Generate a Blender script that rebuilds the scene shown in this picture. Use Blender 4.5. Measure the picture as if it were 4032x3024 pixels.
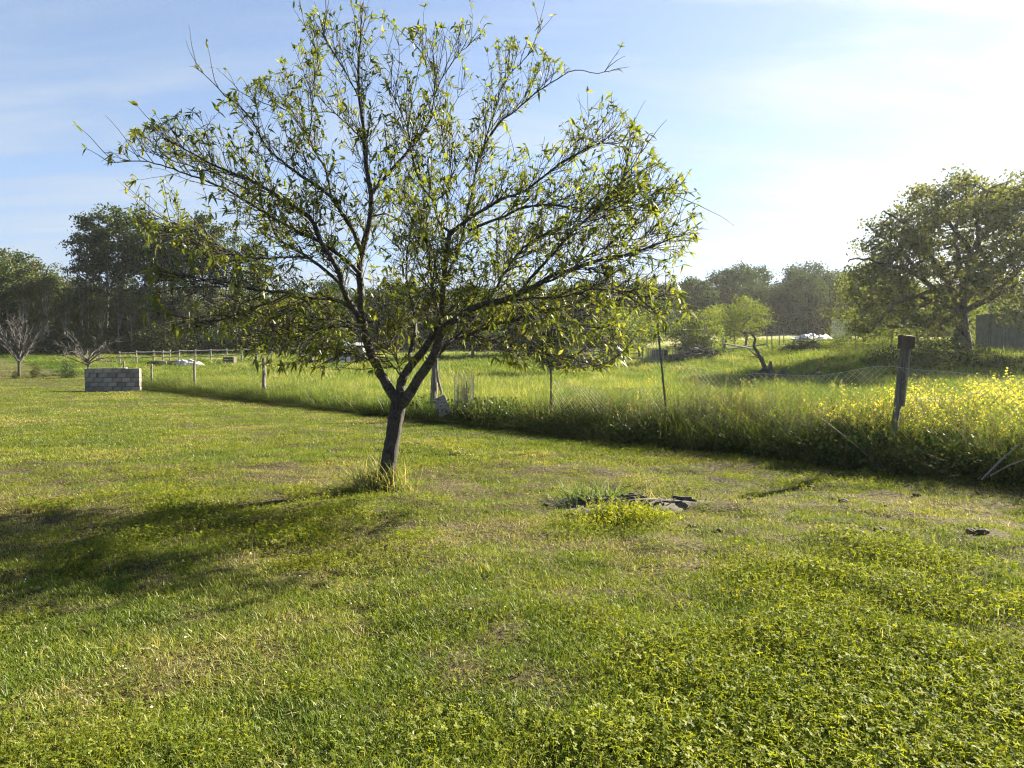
import bpy, math, random
import numpy as np
from mathutils import Vector, Matrix

R = math.radians
rng = np.random.default_rng(7)
random.seed(7)
S = bpy.context.scene
for o in list(bpy.data.objects):
    bpy.data.objects.remove(o)
C = S.collection

# ------------------------------------------------------------------ camera
F = 759.0; PITCH = math.atan(30.0 / F); CAMH = 1.6
cam = bpy.data.cameras.new("camera"); camo = bpy.data.objects.new("camera", cam); C.objects.link(camo)
cam.sensor_fit = 'HORIZONTAL'; cam.sensor_width = 36.0; cam.lens = 36.0 * F / 1024.0
cam.clip_start = 0.05; cam.clip_end = 3000
camo.location = (0, 0, CAMH); camo.rotation_euler = (R(90) - PITCH, 0, 0)
S.camera = camo

# ------------------------------------------------------------------ sky and sun
SUN_AZ, SUN_EL = 54.0, 28.0                       # degrees to the right of the view, above the horizon
w = bpy.data.worlds.new("World"); S.world = w; w.use_nodes = True
nt = w.node_tree; N = nt.nodes; L = nt.links; N.clear()
def wn(t, **k):
    n = N.new(t)
    for a, b in k.items(): setattr(n, a, b)
    return n
out = wn('ShaderNodeOutputWorld'); bg = wn('ShaderNodeBackground')
sky = wn('ShaderNodeTexSky', sky_type='NISHITA', sun_disc=False, sun_elevation=R(SUN_EL), sun_rotation=R(SUN_AZ),
         air_density=0.7, dust_density=0.2, ozone_density=1.4, altitude=1800)
tc = wn('ShaderNodeTexCoord'); sep = wn('ShaderNodeSeparateXYZ')
L.new(tc.outputs['Generated'], sep.inputs[0])
def wm(op, a, b=None):
    n = wn('ShaderNodeMath', operation=op)
    for i, v in enumerate((a, b)):
        if v is None: continue
        if isinstance(v, (int, float)): n.inputs[i].default_value = v
        else: L.new(v, n.inputs[i])
    return n.outputs[0]
zz = wm('ADD', wm('MAXIMUM', sep.outputs[2], 0.0), 0.12)
cx = wm('DIVIDE', sep.outputs[0], zz); cy = wm('DIVIDE', sep.outputs[1], zz)
comb = wn('ShaderNodeCombineXYZ'); L.new(cx, comb.inputs[0]); L.new(cy, comb.inputs[1])
mp = wn('ShaderNodeMapping'); mp.inputs['Rotation'].default_value = (0, 0, R(24)); mp.inputs['Scale'].default_value = (0.35, 1.15, 1)
mp.inputs['Location'].default_value = (1.3, 0.4, 0)
L.new(comb.outputs[0], mp.inputs[0])
nz = wn('ShaderNodeTexNoise'); nz.inputs['Scale'].default_value = 1.6; nz.inputs['Detail'].default_value = 7; nz.inputs['Roughness'].default_value = 0.55
nz.inputs['Distortion'].default_value = 0.5
L.new(mp.outputs[0], nz.inputs['Vector'])
rp = wn('ShaderNodeValToRGB'); rp.color_ramp.elements[0].position = 0.44; rp.color_ramp.elements[1].position = 0.68
L.new(nz.outputs[0], rp.inputs[0])
# thin high cirrostratus: a veil that thickens towards the horizon and glows around the sun
sdir = (math.sin(R(SUN_AZ)) * math.cos(R(SUN_EL)), math.cos(R(SUN_AZ)) * math.cos(R(SUN_EL)), math.sin(R(SUN_EL)))
dt = wn('ShaderNodeVectorMath', operation='DOT_PRODUCT'); nm = wn('ShaderNodeVectorMath', operation='NORMALIZE'); L.new(tc.outputs['Generated'], nm.inputs[0])
L.new(nm.outputs[0], dt.inputs[0]); dt.inputs[1].default_value = sdir
glow = wm('POWER', wm('MULTIPLY', wm('ADD', dt.outputs['Value'], 1.0), 0.5), 11.0)
def wscale(col, fac):
    k = wn('ShaderNodeMixRGB', blend_type='MULTIPLY'); k.inputs[0].default_value = 1; k.inputs[1].default_value = (*col, 1); L.new(fac, k.inputs[2]); return k.outputs[0]
def wadd(a_, b_):
    k = wn('ShaderNodeMixRGB', blend_type='ADD'); k.inputs[0].default_value = 1; L.new(a_, k.inputs[1]); L.new(b_, k.inputs[2]); return k.outputs[0]
v0 = wn('ShaderNodeRGB'); v0.outputs[0].default_value = (1.46, 1.90, 2.50, 1)
veil = wadd(wadd(v0.outputs[0], wscale((3.0, 2.4, 1.55), glow)), wscale((0.75, 0.65, 0.45), rp.outputs[0]))
tau = wm('ADD', wm('MULTIPLY', rp.outputs[0], 0.34), 0.2)
vf = wm('SUBTRACT', 1.0, wm('POWER', 2.718, wm('MULTIPLY', wm('DIVIDE', tau, wm('ADD', wm('MAXIMUM', sep.outputs[2], 0.0), 0.05)), -1.0)))
mx = wn('ShaderNodeMixRGB'); L.new(vf, mx.inputs[0]); L.new(sky.outputs[0], mx.inputs[1]); L.new(veil, mx.inputs[2])
L.new(mx.outputs[0], bg.inputs[0]); bg.inputs[1].default_value = 0.05
L.new(bg.outputs[0], out.inputs[0])

sl = bpy.data.lights.new("sun", 'SUN'); sl.energy = 5.0; sl.angle = R(0.6); sl.color = (1.0, 0.90, 0.72)
so = bpy.data.objects.new("sun", sl); C.objects.link(so)
SUNV = Vector((math.sin(R(SUN_AZ)) * math.cos(R(SUN_EL)), math.cos(R(SUN_AZ)) * math.cos(R(SUN_EL)), math.sin(R(SUN_EL))))
so.rotation_euler = SUNV.to_track_quat('Z', 'Y').to_euler(); so.location = (30, 30, 40)

S.view_settings.view_transform = 'Standard'; S.view_settings.look = 'None'
S.view_settings.exposure = 2.55; S.view_settings.gamma = 1.0; S.view_settings.use_curve_mapping = False
S.render.engine = 'CYCLES'
S.cycles.use_adaptive_sampling = True; S.cycles.adaptive_threshold = 0.012; S.cycles.use_denoising = True; S.cycles.denoising_prefilter = 'NONE'; S.cycles.filter_width = 1.2
S.cycles.max_bounces = 4; S.cycles.diffuse_bounces = 3; S.cycles.glossy_bounces = 1
S.cycles.transmission_bounces = 4; S.cycles.transparent_max_bounces = 6; S.cycles.volume_bounces = 0
S.cycles.caustics_reflective = False; S.cycles.caustics_refractive = False

# ------------------------------------------------------------------ helpers
def at(px, py, d):
    """point at forward distance d seen at pixel (px, py) of a 1024x768 frame"""
    u = (px - 512.0) / F; v = (384.0 - py) / F
    yc = math.cos(PITCH) + v * math.sin(PITCH); zc = -math.sin(PITCH) + v * math.cos(PITCH)
    t = d / yc
    return np.array((u * t, d, CAMH + zc * t))
def sx(px4032, d): return at(px4032 / 3.9375, 354, d)[0]
def sz(py4032, d): return at(512, py4032 / 3.9375, d)[2]

def ss(a, b, x):
    t = np.clip((np.asarray(x, float) - a) / (b - a), 0, 1); return t * t * (3 - 2 * t)
def _h(ix, iy, s):
    n = (ix.astype(np.int64) * 374761393 + iy.astype(np.int64) * 668265263 + s * 974711) & 0x7fffffff
    n = ((n ^ (n >> 13)) * 1274126177) & 0x7fffffff
    return ((n ^ (n >> 16)) & 0xffff) / 65535.0
def vn(x, y, s=0):
    x = np.asarray(x, float); y = np.asarray(y, float)
    ix = np.floor(x); iy = np.floor(y); fx = x - ix; fy = y - iy
    fx = fx * fx * (3 - 2 * fx); fy = fy * fy * (3 - 2 * fy)
    a = _h(ix, iy, s); b = _h(ix + 1, iy, s); c = _h(ix, iy + 1, s); d = _h(ix + 1, iy + 1, s)
    return (a * (1 - fx) + b * fx) * (1 - fy) + (c * (1 - fx) + d * fx) * fy
def fbm(x, y, s=0, o=4):
    t = 0; a = 0.5; m = 0
    for i in range(o):
        t = t + a * vn(np.asarray(x) * 2 ** i + 17.3 * i, np.asarray(y) * 2 ** i - 9.1 * i, s + i); m += a; a *= 0.55
    return t / m

def edge_y(x): return 15.67 - 1.123 * np.asarray(x)          # where lawn meets the weeds
EN = np.array((1.123, 1.0)) / math.hypot(1.123, 1.0)         # unit normal of that line, pointing into the meadow
def edge_d(x, y): return (np.asarray(y) - edge_y(x)) * EN[1]   # signed distance beyond the line
def terr(x, y):
    x = np.asarray(x, float); y = np.asarray(y, float)
    z = 1.4 * ss(34, 75, y) + 1.3 * ss(5, 25, x) * ss(18, 45, y) + 2.2 * ss(70, 130, y)
    near = 1 - ss(30, 60, y)
    z = z + near * 0.10 * (fbm(x / 2.3, y / 2.3, 3, 3) - 0.5) + (1 - ss(12, 22, y)) * 0.10 * (fbm(x / .42, y / .42, 13, 2) - 0.5) + 0.5 * ss(40, 80, y) * (fbm(x / 30, y / 30, 9, 2) - 0.5)
    return z
def gz(x, y): return float(terr(x, y))

def mesh_np(name, v, f, attrs=None, mat=None, smooth=False):
    """v (n,3), f (m,3 or m,4) -> mesh datablock"""
    v = np.asarray(v, np.float32); f = np.asarray(f, np.int32)
    me = bpy.data.meshes.new(name); k = f.shape[1]
    me.vertices.add(len(v)); me.vertices.foreach_set("co", v.ravel())
    me.loops.add(f.size); me.loops.foreach_set("vertex_index", f.ravel())
    me.polygons.add(len(f)); me.polygons.foreach_set("loop_start", np.arange(0, f.size, k, dtype=np.int32))
    if smooth: me.polygons.foreach_set("use_smooth", np.ones(len(f), bool))
    me.update(calc_edges=True)
    for an, (ty, data) in (attrs or {}).items():
        a = me.attributes.new(an, ty, 'POINT')
        a.data.foreach_set('vector' if ty == 'FLOAT_VECTOR' else 'value', np.asarray(data, np.float32).ravel())
    if mat: me.materials.append(mat)
    return me
def obj(name, me, parent=None, loc=None):
    o = bpy.data.objects.new(name, me); C.objects.link(o)
    if parent is not None: o.parent = parent
    if loc is not None: o.location = loc
    return o
def tag(o, label=None, cat=None, group=None, kind=None):
    if label: o['label'] = label
    if cat: o['category'] = cat
    if group: o['group'] = group
    if kind: o['kind'] = kind
    return o
def thing(name, label, cat, loc=(0, 0, 0), group=None, rz=0.0):
    o = bpy.data.objects.new(name, None); C.objects.link(o); o.location = loc; o.rotation_euler = (0, 0, rz)
    o.empty_display_size = 0.2
    return tag(o, label, cat, group)

class MB:
    """collects triangles and quads (kept as quads list) with a bark vector per vertex"""
    def __init__(s): s.v = []; s.f = []; s.u = []; s.n = 0
    def add(s, v, f, u=None):
        v = np.asarray(v, float); s.v.append(v); s.f += [tuple(i + s.n for i in q) for q in f]
        s.u.append(np.zeros((len(v), 3)) if u is None else u); s.n += len(v); return s
    def box(s, c, d, rot=None, jit=0.0):
        v = np.array([(a, b, e) for a in (-.5, .5) for b in (-.5, .5) for e in (-.5, .5)]) * np.array(d)
        if jit: v = v + rng.normal(0, jit, v.shape)
        if rot is not None: v = v @ np.array(rot.to_3x3()).T
        return s.add(v + np.array(c), [(0, 1, 3, 2), (4, 6, 7, 5), (0, 4, 5, 1), (2, 3, 7, 6), (0, 2, 6, 4), (1, 5, 7, 3)])
    def tube(s, pts, rad, n=6, cap=True, rough=0.0, al0=0.0):
        p = np.asarray(pts, float); k = len(p); rad = np.broadcast_to(np.asarray(rad, float), (k,))
        t = np.gradient(p, axis=0); t /= np.linalg.norm(t, axis=1)[:, None] + 1e-9
        ref = np.array((0.0, 0.0, 1.0)) if abs(t[0][2]) < 0.9 else np.array((1.0, 0, 0))
        V = []; U = []; al = al0
        for i in range(k):
            a = np.cross(t[i], ref); a /= np.linalg.norm(a) + 1e-9; b = np.cross(a, t[i]); ref = b
            if i: al += np.linalg.norm(p[i] - p[i - 1])
            for j in range(n):
                an = 2 * math.pi * j / n; rr = rad[i] * (1 + (rng.uniform(-rough, rough) if rough else 0))
                V.append(p[i] + rr * (math.cos(an) * a + math.sin(an) * b)); U.append((math.cos(an), math.sin(an), al))
        f = [(i * n + j, i * n + (j + 1) % n, (i + 1) * n + (j + 1) % n, (i + 1) * n + j) for i in range(k - 1) for j in range(n)]
        if cap: f += [tuple(range(n - 1, -1, -1)), tuple(range((k - 1) * n, k * n))]
        return s.add(np.array(V), f, np.array(U))
    def mesh(s, name, mat=None, smooth=False):
        me = bpy.data.meshes.new(name)
        me.from_pydata(np.concatenate(s.v).tolist(), [], s.f); me.update()
        a = me.attributes.new('bark', 'FLOAT_VECTOR', 'POINT'); a.data.foreach_set('vector', np.concatenate(s.u).astype(np.float32).ravel())
        if smooth: me.polygons.foreach_set("use_smooth", np.ones(len(me.polygons), bool))
        if mat: me.materials.append(mat)
        return me
    def build(s, name, mat, parent=None, loc=None, smooth=False): return obj(name, s.mesh(name, mat, smooth), parent, loc)

def unit(v): return v / (np.linalg.norm(v, axis=-1, keepdims=True) + 1e-9)
def rsph(n): return unit(rng.normal(size=(n, 3)))

def strips(base, dirv, side, Ln, Wd, bend, prof, fold=0.0):
    """n tapered ribbons; bend (n,3) is added as t^2*L; prof = half width at each row (0 at the tip gives a point)"""
    n = len(base); m = len(prof); t = np.linspace(0, 1, m)
    ctr = base[:, None, :] + dirv[:, None, :] * (Ln[:, None] * t)[:, :, None] + bend[:, None, :] * (Ln[:, None] * t ** 2)[:, :, None]
    hw = Wd[:, None] * np.asarray(prof)[None, :]
    a = ctr - side[:, None, :] * hw[:, :, None]; b = ctr + side[:, None, :] * hw[:, :, None]
    v = np.stack([a, b], 2).reshape(n, m * 2, 3)
    f = []
    for i in range(m - 1):
        q = 2 * i
        if i < m - 2 or prof[-1] > 0: f += [(q, q + 1, q + 3), (q, q + 3, q + 2)]
        else: f += [(q, q + 1, q + 2)]
    f = np.array(f); off = (np.arange(n) * m * 2)[:, None, None]
    return v.reshape(-1, 3), (f[None] + off).reshape(-1, 3), m * 2

def quads(ctr, size, aspect=0.6, up=0.0):
    """n diamond shaped leaves, two triangles each, slightly folded"""
    n = len(ctr); d = unit(rsph(n) + np.array((0, 0, up))); s = unit(np.cross(d, rsph(n))); nn = np.cross(d, s)
    size = np.broadcast_to(size, (n,))[:, None]
    v = np.stack([ctr - d * size * .5, ctr + s * size * aspect * .5 + nn * size * .1, ctr + d * size * .5, ctr - s * size * aspect * .5 + nn * size * .1], 1).reshape(-1, 3)
    f = np.array([(0, 1, 2), (0, 2, 3)])[None] + (np.arange(n) * 4)[:, None, None]
    return v, f.reshape(-1, 3)

def catmull(P, step=0.07):
    P = np.asarray(P, float); out = []
    for i in range(len(P) - 1):
        p0 = P[max(i - 1, 0)]; p1 = P[i]; p2 = P[i + 1]; p3 = P[min(i + 2, len(P) - 1)]
        k = max(2, int(np.linalg.norm(p2 - p1) / step))
        for j in range(k):
            t = j / k
            out.append(0.5 * ((2 * p1) + (-p0 + p2) * t + (2 * p0 - 5 * p1 + 4 * p2 - p3) * t * t + (-p0 + 3 * p1 - 3 * p2 + p3) * t ** 3))
    out.append(P[-1]); return np.array(out)

# ------------------------------------------------------------------ materials
def mat(name):
    m = bpy.data.materials.new(name); m.use_nodes = True; m.node_tree.nodes.clear(); return m, m.node_tree.nodes, m.node_tree.links
def ramp(n, stops):
    r = n.new('ShaderNodeValToRGB'); e = r.color_ramp.elements
    while len(e) < len(stops): e.new(0.5)
    for i, (p, c) in enumerate(stops): e[i].position = p; e[i].color = (*c, 1)
    return r
def math_(n, l, op, a, b=None, clamp=False):
    k = n.new('ShaderNodeMath'); k.operation = op; k.use_clamp = clamp
    for i, v in enumerate((a, b)):
        if v is None: continue
        if isinstance(v, (int, float)): k.inputs[i].default_value = v
        else: l.new(v, k.inputs[i])
    return k.outputs[0]

def leaf_mat(name, stops, trans=0.5, gloss=0.04, rough=0.5, inst=True, own=True, spread=0.5, tcol=(1.15, 1.1, 0.55)):
    """leaf: diffuse + translucent + a little gloss; hue picked by per-leaf 'rnd' and per-clump 'tint'"""
    m, n, l = mat(name)
    val = None
    if inst:
        a = n.new('ShaderNodeAttribute'); a.attribute_type = 'INSTANCER'; a.attribute_name = 'tint'; val = a.outputs['Fac']
    b = n.new('ShaderNodeAttribute'); b.attribute_name = 'rnd'
    if own:
        r = math_(n, l, 'MULTIPLY', math_(n, l, 'SUBTRACT', b.outputs['Fac'], 0.5), spread)
        val = math_(n, l, 'ADD', r, val if val is not None else 0.5, True)
    rp = ramp(n, stops); l.new(val, rp.inputs[0])
    df = n.new('ShaderNodeBsdfDiffuse'); l.new(rp.outputs[0], df.inputs[0])
    tm = n.new('ShaderNodeMixRGB'); tm.blend_type = 'MULTIPLY'; tm.inputs[0].default_value = 1; tm.inputs[2].default_value = (*tcol, 1)
    l.new(rp.outputs[0], tm.inputs[1])
    tr = n.new('ShaderNodeBsdfTranslucent'); l.new(tm.outputs[0], tr.inputs[0])
    mx = n.new('ShaderNodeMixShader'); mx.inputs[0].default_value = trans; l.new(df.outputs[0], mx.inputs[1]); l.new(tr.outputs[0], mx.inputs[2])
    gl = n.new('ShaderNodeBsdfGlossy'); gl.inputs['Roughness'].default_value = rough; gl.inputs[0].default_value = (.8, .8, .75, 1)
    m2 = n.new('ShaderNodeMixShader'); m2.inputs[0].default_value = gloss * .45; l.new(mx.outputs[0], m2.inputs[1]); l.new(gl.outputs[0], m2.inputs[2])
    o = n.new('ShaderNodeOutputMaterial'); l.new(m2.outputs[0], o.inputs[0]); return m

def solid(name, stops, scale=8.0, rough=0.85, bump=0.3, stretch=(1, 1, 1), metal=0.0, detail=6, coord='Object', dist=0.02):
    m, n, l = mat(name)
    t = n.new('ShaderNodeTexCoord'); mp = n.new('ShaderNodeMapping'); mp.inputs['Scale'].default_value = stretch; l.new(t.outputs[coord], mp.inputs[0])
    z = n.new('ShaderNodeTexNoise'); z.inputs['Scale'].default_value = scale; z.inputs['Detail'].default_value = detail; l.new(mp.outputs[0], z.inputs['Vector'])
    rp = ramp(n, stops); l.new(z.outputs[0], rp.inputs[0])
    p = n.new('ShaderNodeBsdfPrincipled'); l.new(rp.outputs[0], p.inputs['Base Color']); p.inputs['Roughness'].default_value = rough; p.inputs['Metallic'].default_value = metal
    if bump:
        b = n.new('ShaderNodeBump'); b.inputs['Strength'].default_value = bump; b.inputs['Distance'].default_value = dist; l.new(z.outputs[0], b.inputs['Height']); l.new(b.outputs[0], p.inputs['Normal'])
    o = n.new('ShaderNodeOutputMaterial'); l.new(p.outputs[0], o.inputs[0]); return m

def bark_mat(name, dark, light, band=30.0, around=1.2, bump=0.6, lich=None):
    m, n, l = mat(name)
    a = n.new('ShaderNodeAttribute'); a.attribute_name = 'bark'
    mp = n.new('ShaderNodeMapping'); mp.inputs['Scale'].default_value = (around, around, band); l.new(a.outputs['Vector'], mp.inputs[0])
    z = n.new('ShaderNodeTexNoise'); z.inputs['Scale'].default_value = 1.0; z.inputs['Detail'].default_value = 6; z.inputs['Roughness'].default_value = .65; l.new(mp.outputs[0], z.inputs['Vector'])
    rp = ramp(n, [(0.40, dark), (0.52, tuple((x + y) / 2 for x, y in zip(dark, light))), (0.64, light)]); l.new(z.outputs[0], rp.inputs[0])
    col = rp.outputs[0]
    if lich:
        t = n.new('ShaderNodeTexCoord'); z2 = n.new('ShaderNodeTexNoise'); z2.inputs['Scale'].default_value = 14; z2.inputs['Detail'].default_value = 5; l.new(t.outputs['Object'], z2.inputs['Vector'])
        r2 = ramp(n, [(0.54, (0, 0, 0)), (0.66, (1, 1, 1))]); l.new(z2.outputs[0], r2.inputs[0])
        k = n.new('ShaderNodeMixRGB'); l.new(r2.outputs[0], k.inputs[0]); l.new(col, k.inputs[1]); k.inputs[2].default_value = (*lich, 1); col = k.outputs[0]
    p = n.new('ShaderNodeBsdfPrincipled'); l.new(col, p.inputs['Base Color']); p.inputs['Roughness'].default_value = .8
    b = n.new('ShaderNodeBump'); b.inputs['Strength'].default_value = bump; b.inputs['Distance'].default_value = 0.02; l.new(z.outputs[0], b.inputs['Height']); l.new(b.outputs[0], p.inputs['Normal'])
    o = n.new('ShaderNodeOutputMaterial'); l.new(p.outputs[0], o.inputs[0]); return m

GREEN_LAWN = [(0.0, (0.075, 0.12, 0.012)), (0.40, (0.175, 0.21, 0.026)), (0.62, (0.24, 0.225, 0.055)), (0.82, (0.32, 0.28, 0.115)), (1.0, (0.42, 0.37, 0.21))]
M = {}
M['lawn'] = leaf_mat('lawn_blade', GREEN_LAWN, 0.45, 0.05)
M['clover'] = leaf_mat('clover_leaf', [(0, (0.07, 0.105, 0.012)), (0.5, (0.14, 0.18, 0.02)), (1, (0.24, 0.26, 0.035))], 0.55, 0.025, tcol=(1.2, 1.1, .4))
M['meadow'] = leaf_mat('meadow_blade', [(0, (0.05, 0.095, 0.015)), (0.4, (0.11, 0.165, 0.026)), (0.75, (0.20, 0.22, 0.055)), (1, (0.36, 0.32, 0.15))], 0.5, 0.05)
M['weed'] = leaf_mat('weed_blade', [(0, (0.028, 0.046, 0.011)), (0.5, (0.06, 0.078, 0.02)), (0.8, (0.13, 0.11, 0.05)), (1, (0.24, 0.20, 0.11))], 0.27, 0.03)
M['bramble'] = leaf_mat('bramble_leaf', [(0, (0.02, 0.045, 0.010)), (0.6, (0.045, 0.075, 0.018)), (1, (0.10, 0.08, 0.03))], 0.3, 0.05)
M['flower'] = leaf_mat('mustard_petal', [(0, (0.45, 0.42, 0.06)), (1, (0.62, 0.60, 0.14))], 0.4, 0.02)
M['white_petal'] = leaf_mat('white_petal', [(0, (0.7, 0.7, 0.62)), (1, (0.85, 0.85, 0.8))], 0.3, 0.02)
M['peach_leaf'] = leaf_mat('peach_leaf', [(0, (0.075, 0.10, 0.015)), (0.5, (0.135, 0.17, 0.024)), (0.85, (0.20, 0.225, 0.035)), (1, (0.26, 0.25, 0.05))], 0.5, 0.08, 0.4, inst=False, spread=1.0)
def wood_leaf(name, a, b, tr=0.4): return leaf_mat(name, [(0, a), (1, b)], tr, 0.04, inst=False, spread=1.0)
M['leaf_dark'] = wood_leaf('wood_leaf_dark', (0.022, 0.042, 0.014), (0.055, 0.080, 0.022), .32)
M['leaf_olive'] = wood_leaf('wood_leaf_olive', (0.042, 0.058, 0.015), (0.10, 0.108, 0.03), .38)
M['leaf_fresh'] = wood_leaf('fresh_leaf', (0.075, 0.115, 0.02), (0.16, 0.19, 0.04), .5)
M['leaf_walnut'] = wood_leaf('big_tree_leaf', (0.065, 0.085, 0.026), (0.15, 0.16, 0.055), .48)
M['bark'] = bark_mat('peach_bark', (0.009, 0.008, 0.007), (0.095, 0.082, 0.068), 42, 1.1, 1.0, (0.075, 0.078, 0.055))
M['trunk_bark'] = bark_mat('peach_trunk_bark', (0.006, 0.005, 0.0045), (0.062, 0.05, 0.041), 18, 5.0, 1.0, (0.05, 0.047, 0.036))
M['twig'] = bark_mat('peach_twig', (0.022, 0.016, 0.012), (0.065, 0.048, 0.035), 30, 1, 0.2)
M['wood_bark'] = bark_mat('wood_bark', (0.05, 0.043, 0.035), (0.22, 0.20, 0.165), 1.2, 1.5, .4)
M['big_bark'] = bark_mat('big_tree_bark', (0.02, 0.017, 0.014), (0.10, 0.085, 0.07), 1.5, 2.5, .5)
M['pale_bark'] = bark_mat('pale_trunk_bark', (0.10, 0.095, 0.08), (0.34, 0.32, 0.28), .8, 1.2, .3)
M['dead_bark'] = bark_mat('bare_branch_bark', (0.035, 0.032, 0.028), (0.12, 0.112, 0.10), 3, 1.5, .3)
M['black_bark'] = bark_mat('old_dead_wood', (0.02, 0.017, 0.014), (0.10, 0.085, 0.07), 8, 3, .6)
M['post'] = bark_mat('weathered_post', (0.06, 0.052, 0.042), (0.24, 0.21, 0.18), 1.5, 7, .8)
M['board'] = solid('weathered_board', [(0.3, (0.10, 0.085, 0.07)), (0.7, (0.28, 0.25, 0.21))], 6, .85, .4, (1, 1, 8))
M['rail'] = solid('pale_rail', [(0.3, (0.13, 0.12, 0.10)), (0.7, (0.26, 0.245, 0.215))], 5, .8, .2)
M['white'] = solid('chalky_white', [(0.3, (0.24, 0.235, 0.22)), (0.7, (0.46, 0.45, 0.43))], 4, .7, .2)
M['tarp'] = solid('white_tarp', [(0.3, (0.22, 0.23, 0.24)), (0.7, (0.46, 0.47, 0.48))], 2, .45, .2)
M['metal'] = solid('painted_steel_post', [(0.35, (0.035, 0.045, 0.038)), (0.7, (0.10, 0.095, 0.08))], 20, .55, .1, metal=0.3)
M['wire'] = solid('galvanised_wire', [(0.3, (0.28, 0.28, 0.26)), (0.7, (0.48, 0.48, 0.46))], 30, .5, 0, metal=0.4)
M['rust_wire'] = solid('dull_wire', [(0.3, (0.16, 0.15, 0.14)), (0.7, (0.30, 0.29, 0.28))], 30, .6, 0, metal=0.3)
M['block'] = solid('concrete_block', [(0.25, (0.11, 0.10, 0.082)), (0.5, (0.19, 0.175, 0.145)), (0.75, (0.27, 0.25, 0.21))], 4.0, .95, .5, dist=.01)
M['mortar'] = solid('mortar', [(0.3, (0.045, 0.043, 0.04)), (0.7, (0.09, 0.085, 0.08))], 20, .95, .5)
M['brownblock'] = solid('brown_block', [(0.3, (0.035, 0.028, 0.021)), (0.7, (0.09, 0.07, 0.052))], 10, .85, .4)
M['char'] = solid('charred_wood', [(0.35, (0.012, 0.011, 0.010)), (0.62, (0.06, 0.055, 0.05)), (0.8, (0.30, 0.28, 0.26))], 14, .9, .7)
M['ash'] = solid('ash_soil', [(0.3, (0.014, 0.012, 0.010)), (0.6, (0.07, 0.06, 0.05)), (0.8, (0.20, 0.185, 0.17))], 9, .95, .8, dist=.03)
M['soil'] = solid('soil_clod', [(0.3, (0.025, 0.018, 0.012)), (0.7, (0.10, 0.075, 0.05))], 22, .95, .9, dist=.03)
M['shed'] = solid('grey_green_sheet', [(0.3, (0.085, 0.10, 0.095)), (0.7, (0.15, 0.17, 0.16))], 3, .6, .1)
M['blue'] = solid('faded_blue_plastic', [(0.3, (0.07, 0.11, 0.17)), (0.7, (0.16, 0.21, 0.28))], 6, .5, .1)
M['tin'] = solid('tin_sheet', [(0.3, (0.25, 0.26, 0.27)), (0.7, (0.45, 0.46, 0.47))], 5, .45, .1, metal=.4)
M['cream'] = solid('cream_wall', [(0.3, (0.42, 0.38, 0.28)), (0.7, (0.62, 0.57, 0.45))], 4, .85, .2)
M['black'] = solid('dark_opening', [(0.3, (0.012, 0.012, 0.012)), (0.7, (0.03, 0.028, 0.026))], 6, .8, .1)
M['straw'] = solid('straw_pile', [(0.3, (0.06, 0.045, 0.028)), (0.7, (0.26, 0.20, 0.125))], 10, .95, .9, dist=.08)
M['sand'] = solid('sandy_track', [(0.3, (0.36, 0.31, 0.22)), (0.7, (0.55, 0.49, 0.37))], 0.8, .95, .2)

def ground_mat():
    m, n, l = mat('ground_soil_and_turf')
    t = n.new('ShaderNodeTexCoord'); a = n.new('ShaderNodeAttribute'); a.attribute_name = 'zone'
    def noise(s, d=6):
        z = n.new('ShaderNodeTexNoise'); z.inputs['Scale'].default_value = s; z.inputs['Detail'].default_value = d; l.new(t.outputs['Object'], z.inputs['Vector']); return z.outputs[0]
    n1 = noise(28, 8); n2 = noise(0.9, 5)
    lawn = ramp(n, [(0.30, (0.016, 0.012, 0.007)), (0.48, (0.045, 0.036, 0.018)), (0.62, (0.075, 0.066, 0.028)), (0.78, (0.15, 0.125, 0.06))]); l.new(n1, lawn.inputs[0])
    mead = ramp(n, [(0.3, (0.035, 0.055, 0.012)), (0.7, (0.10, 0.13, 0.03))]); l.new(n1, mead.inputs[0])
    n3 = noise(0.12, 6)
    far = ramp(n, [(0.3, (0.13, 0.15, 0.04)), (0.6, (0.24, 0.21, 0.09)), (0.8, (0.32, 0.27, 0.13))]); l.new(n3, far.inputs[0])
    z1 = math_(n, l, 'MINIMUM', a.outputs['Fac'], 1.0); z2 = math_(n, l, 'SUBTRACT', a.outputs['Fac'], 1.0, True)
    k = n.new('ShaderNodeMixRGB'); l.new(z1, k.inputs[0]); l.new(lawn.outputs[0], k.inputs[1]); l.new(mead.outputs[0], k.inputs[2])
    k2 = n.new('ShaderNodeMixRGB'); l.new(z2, k2.inputs[0]); l.new(k.outputs[0], k2.inputs[1]); l.new(far.outputs[0], k2.inputs[2])
    p = n.new('ShaderNodeBsdfPrincipled'); l.new(k2.outputs[0], p.inputs['Base Color']); p.inputs['Roughness'].default_value = 1.0; p.inputs['Specular IOR Level'].default_value = 0.1
    b = n.new('ShaderNodeBump'); b.inputs['Strength'].default_value = 0.8; b.inputs['Distance'].default_value = 0.03; l.new(n1, b.inputs['Height']); l.new(b.outputs[0], p.inputs['Normal'])
    o = n.new('ShaderNodeOutputMaterial'); l.new(p.outputs[0], o.inputs[0]); return m

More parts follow.
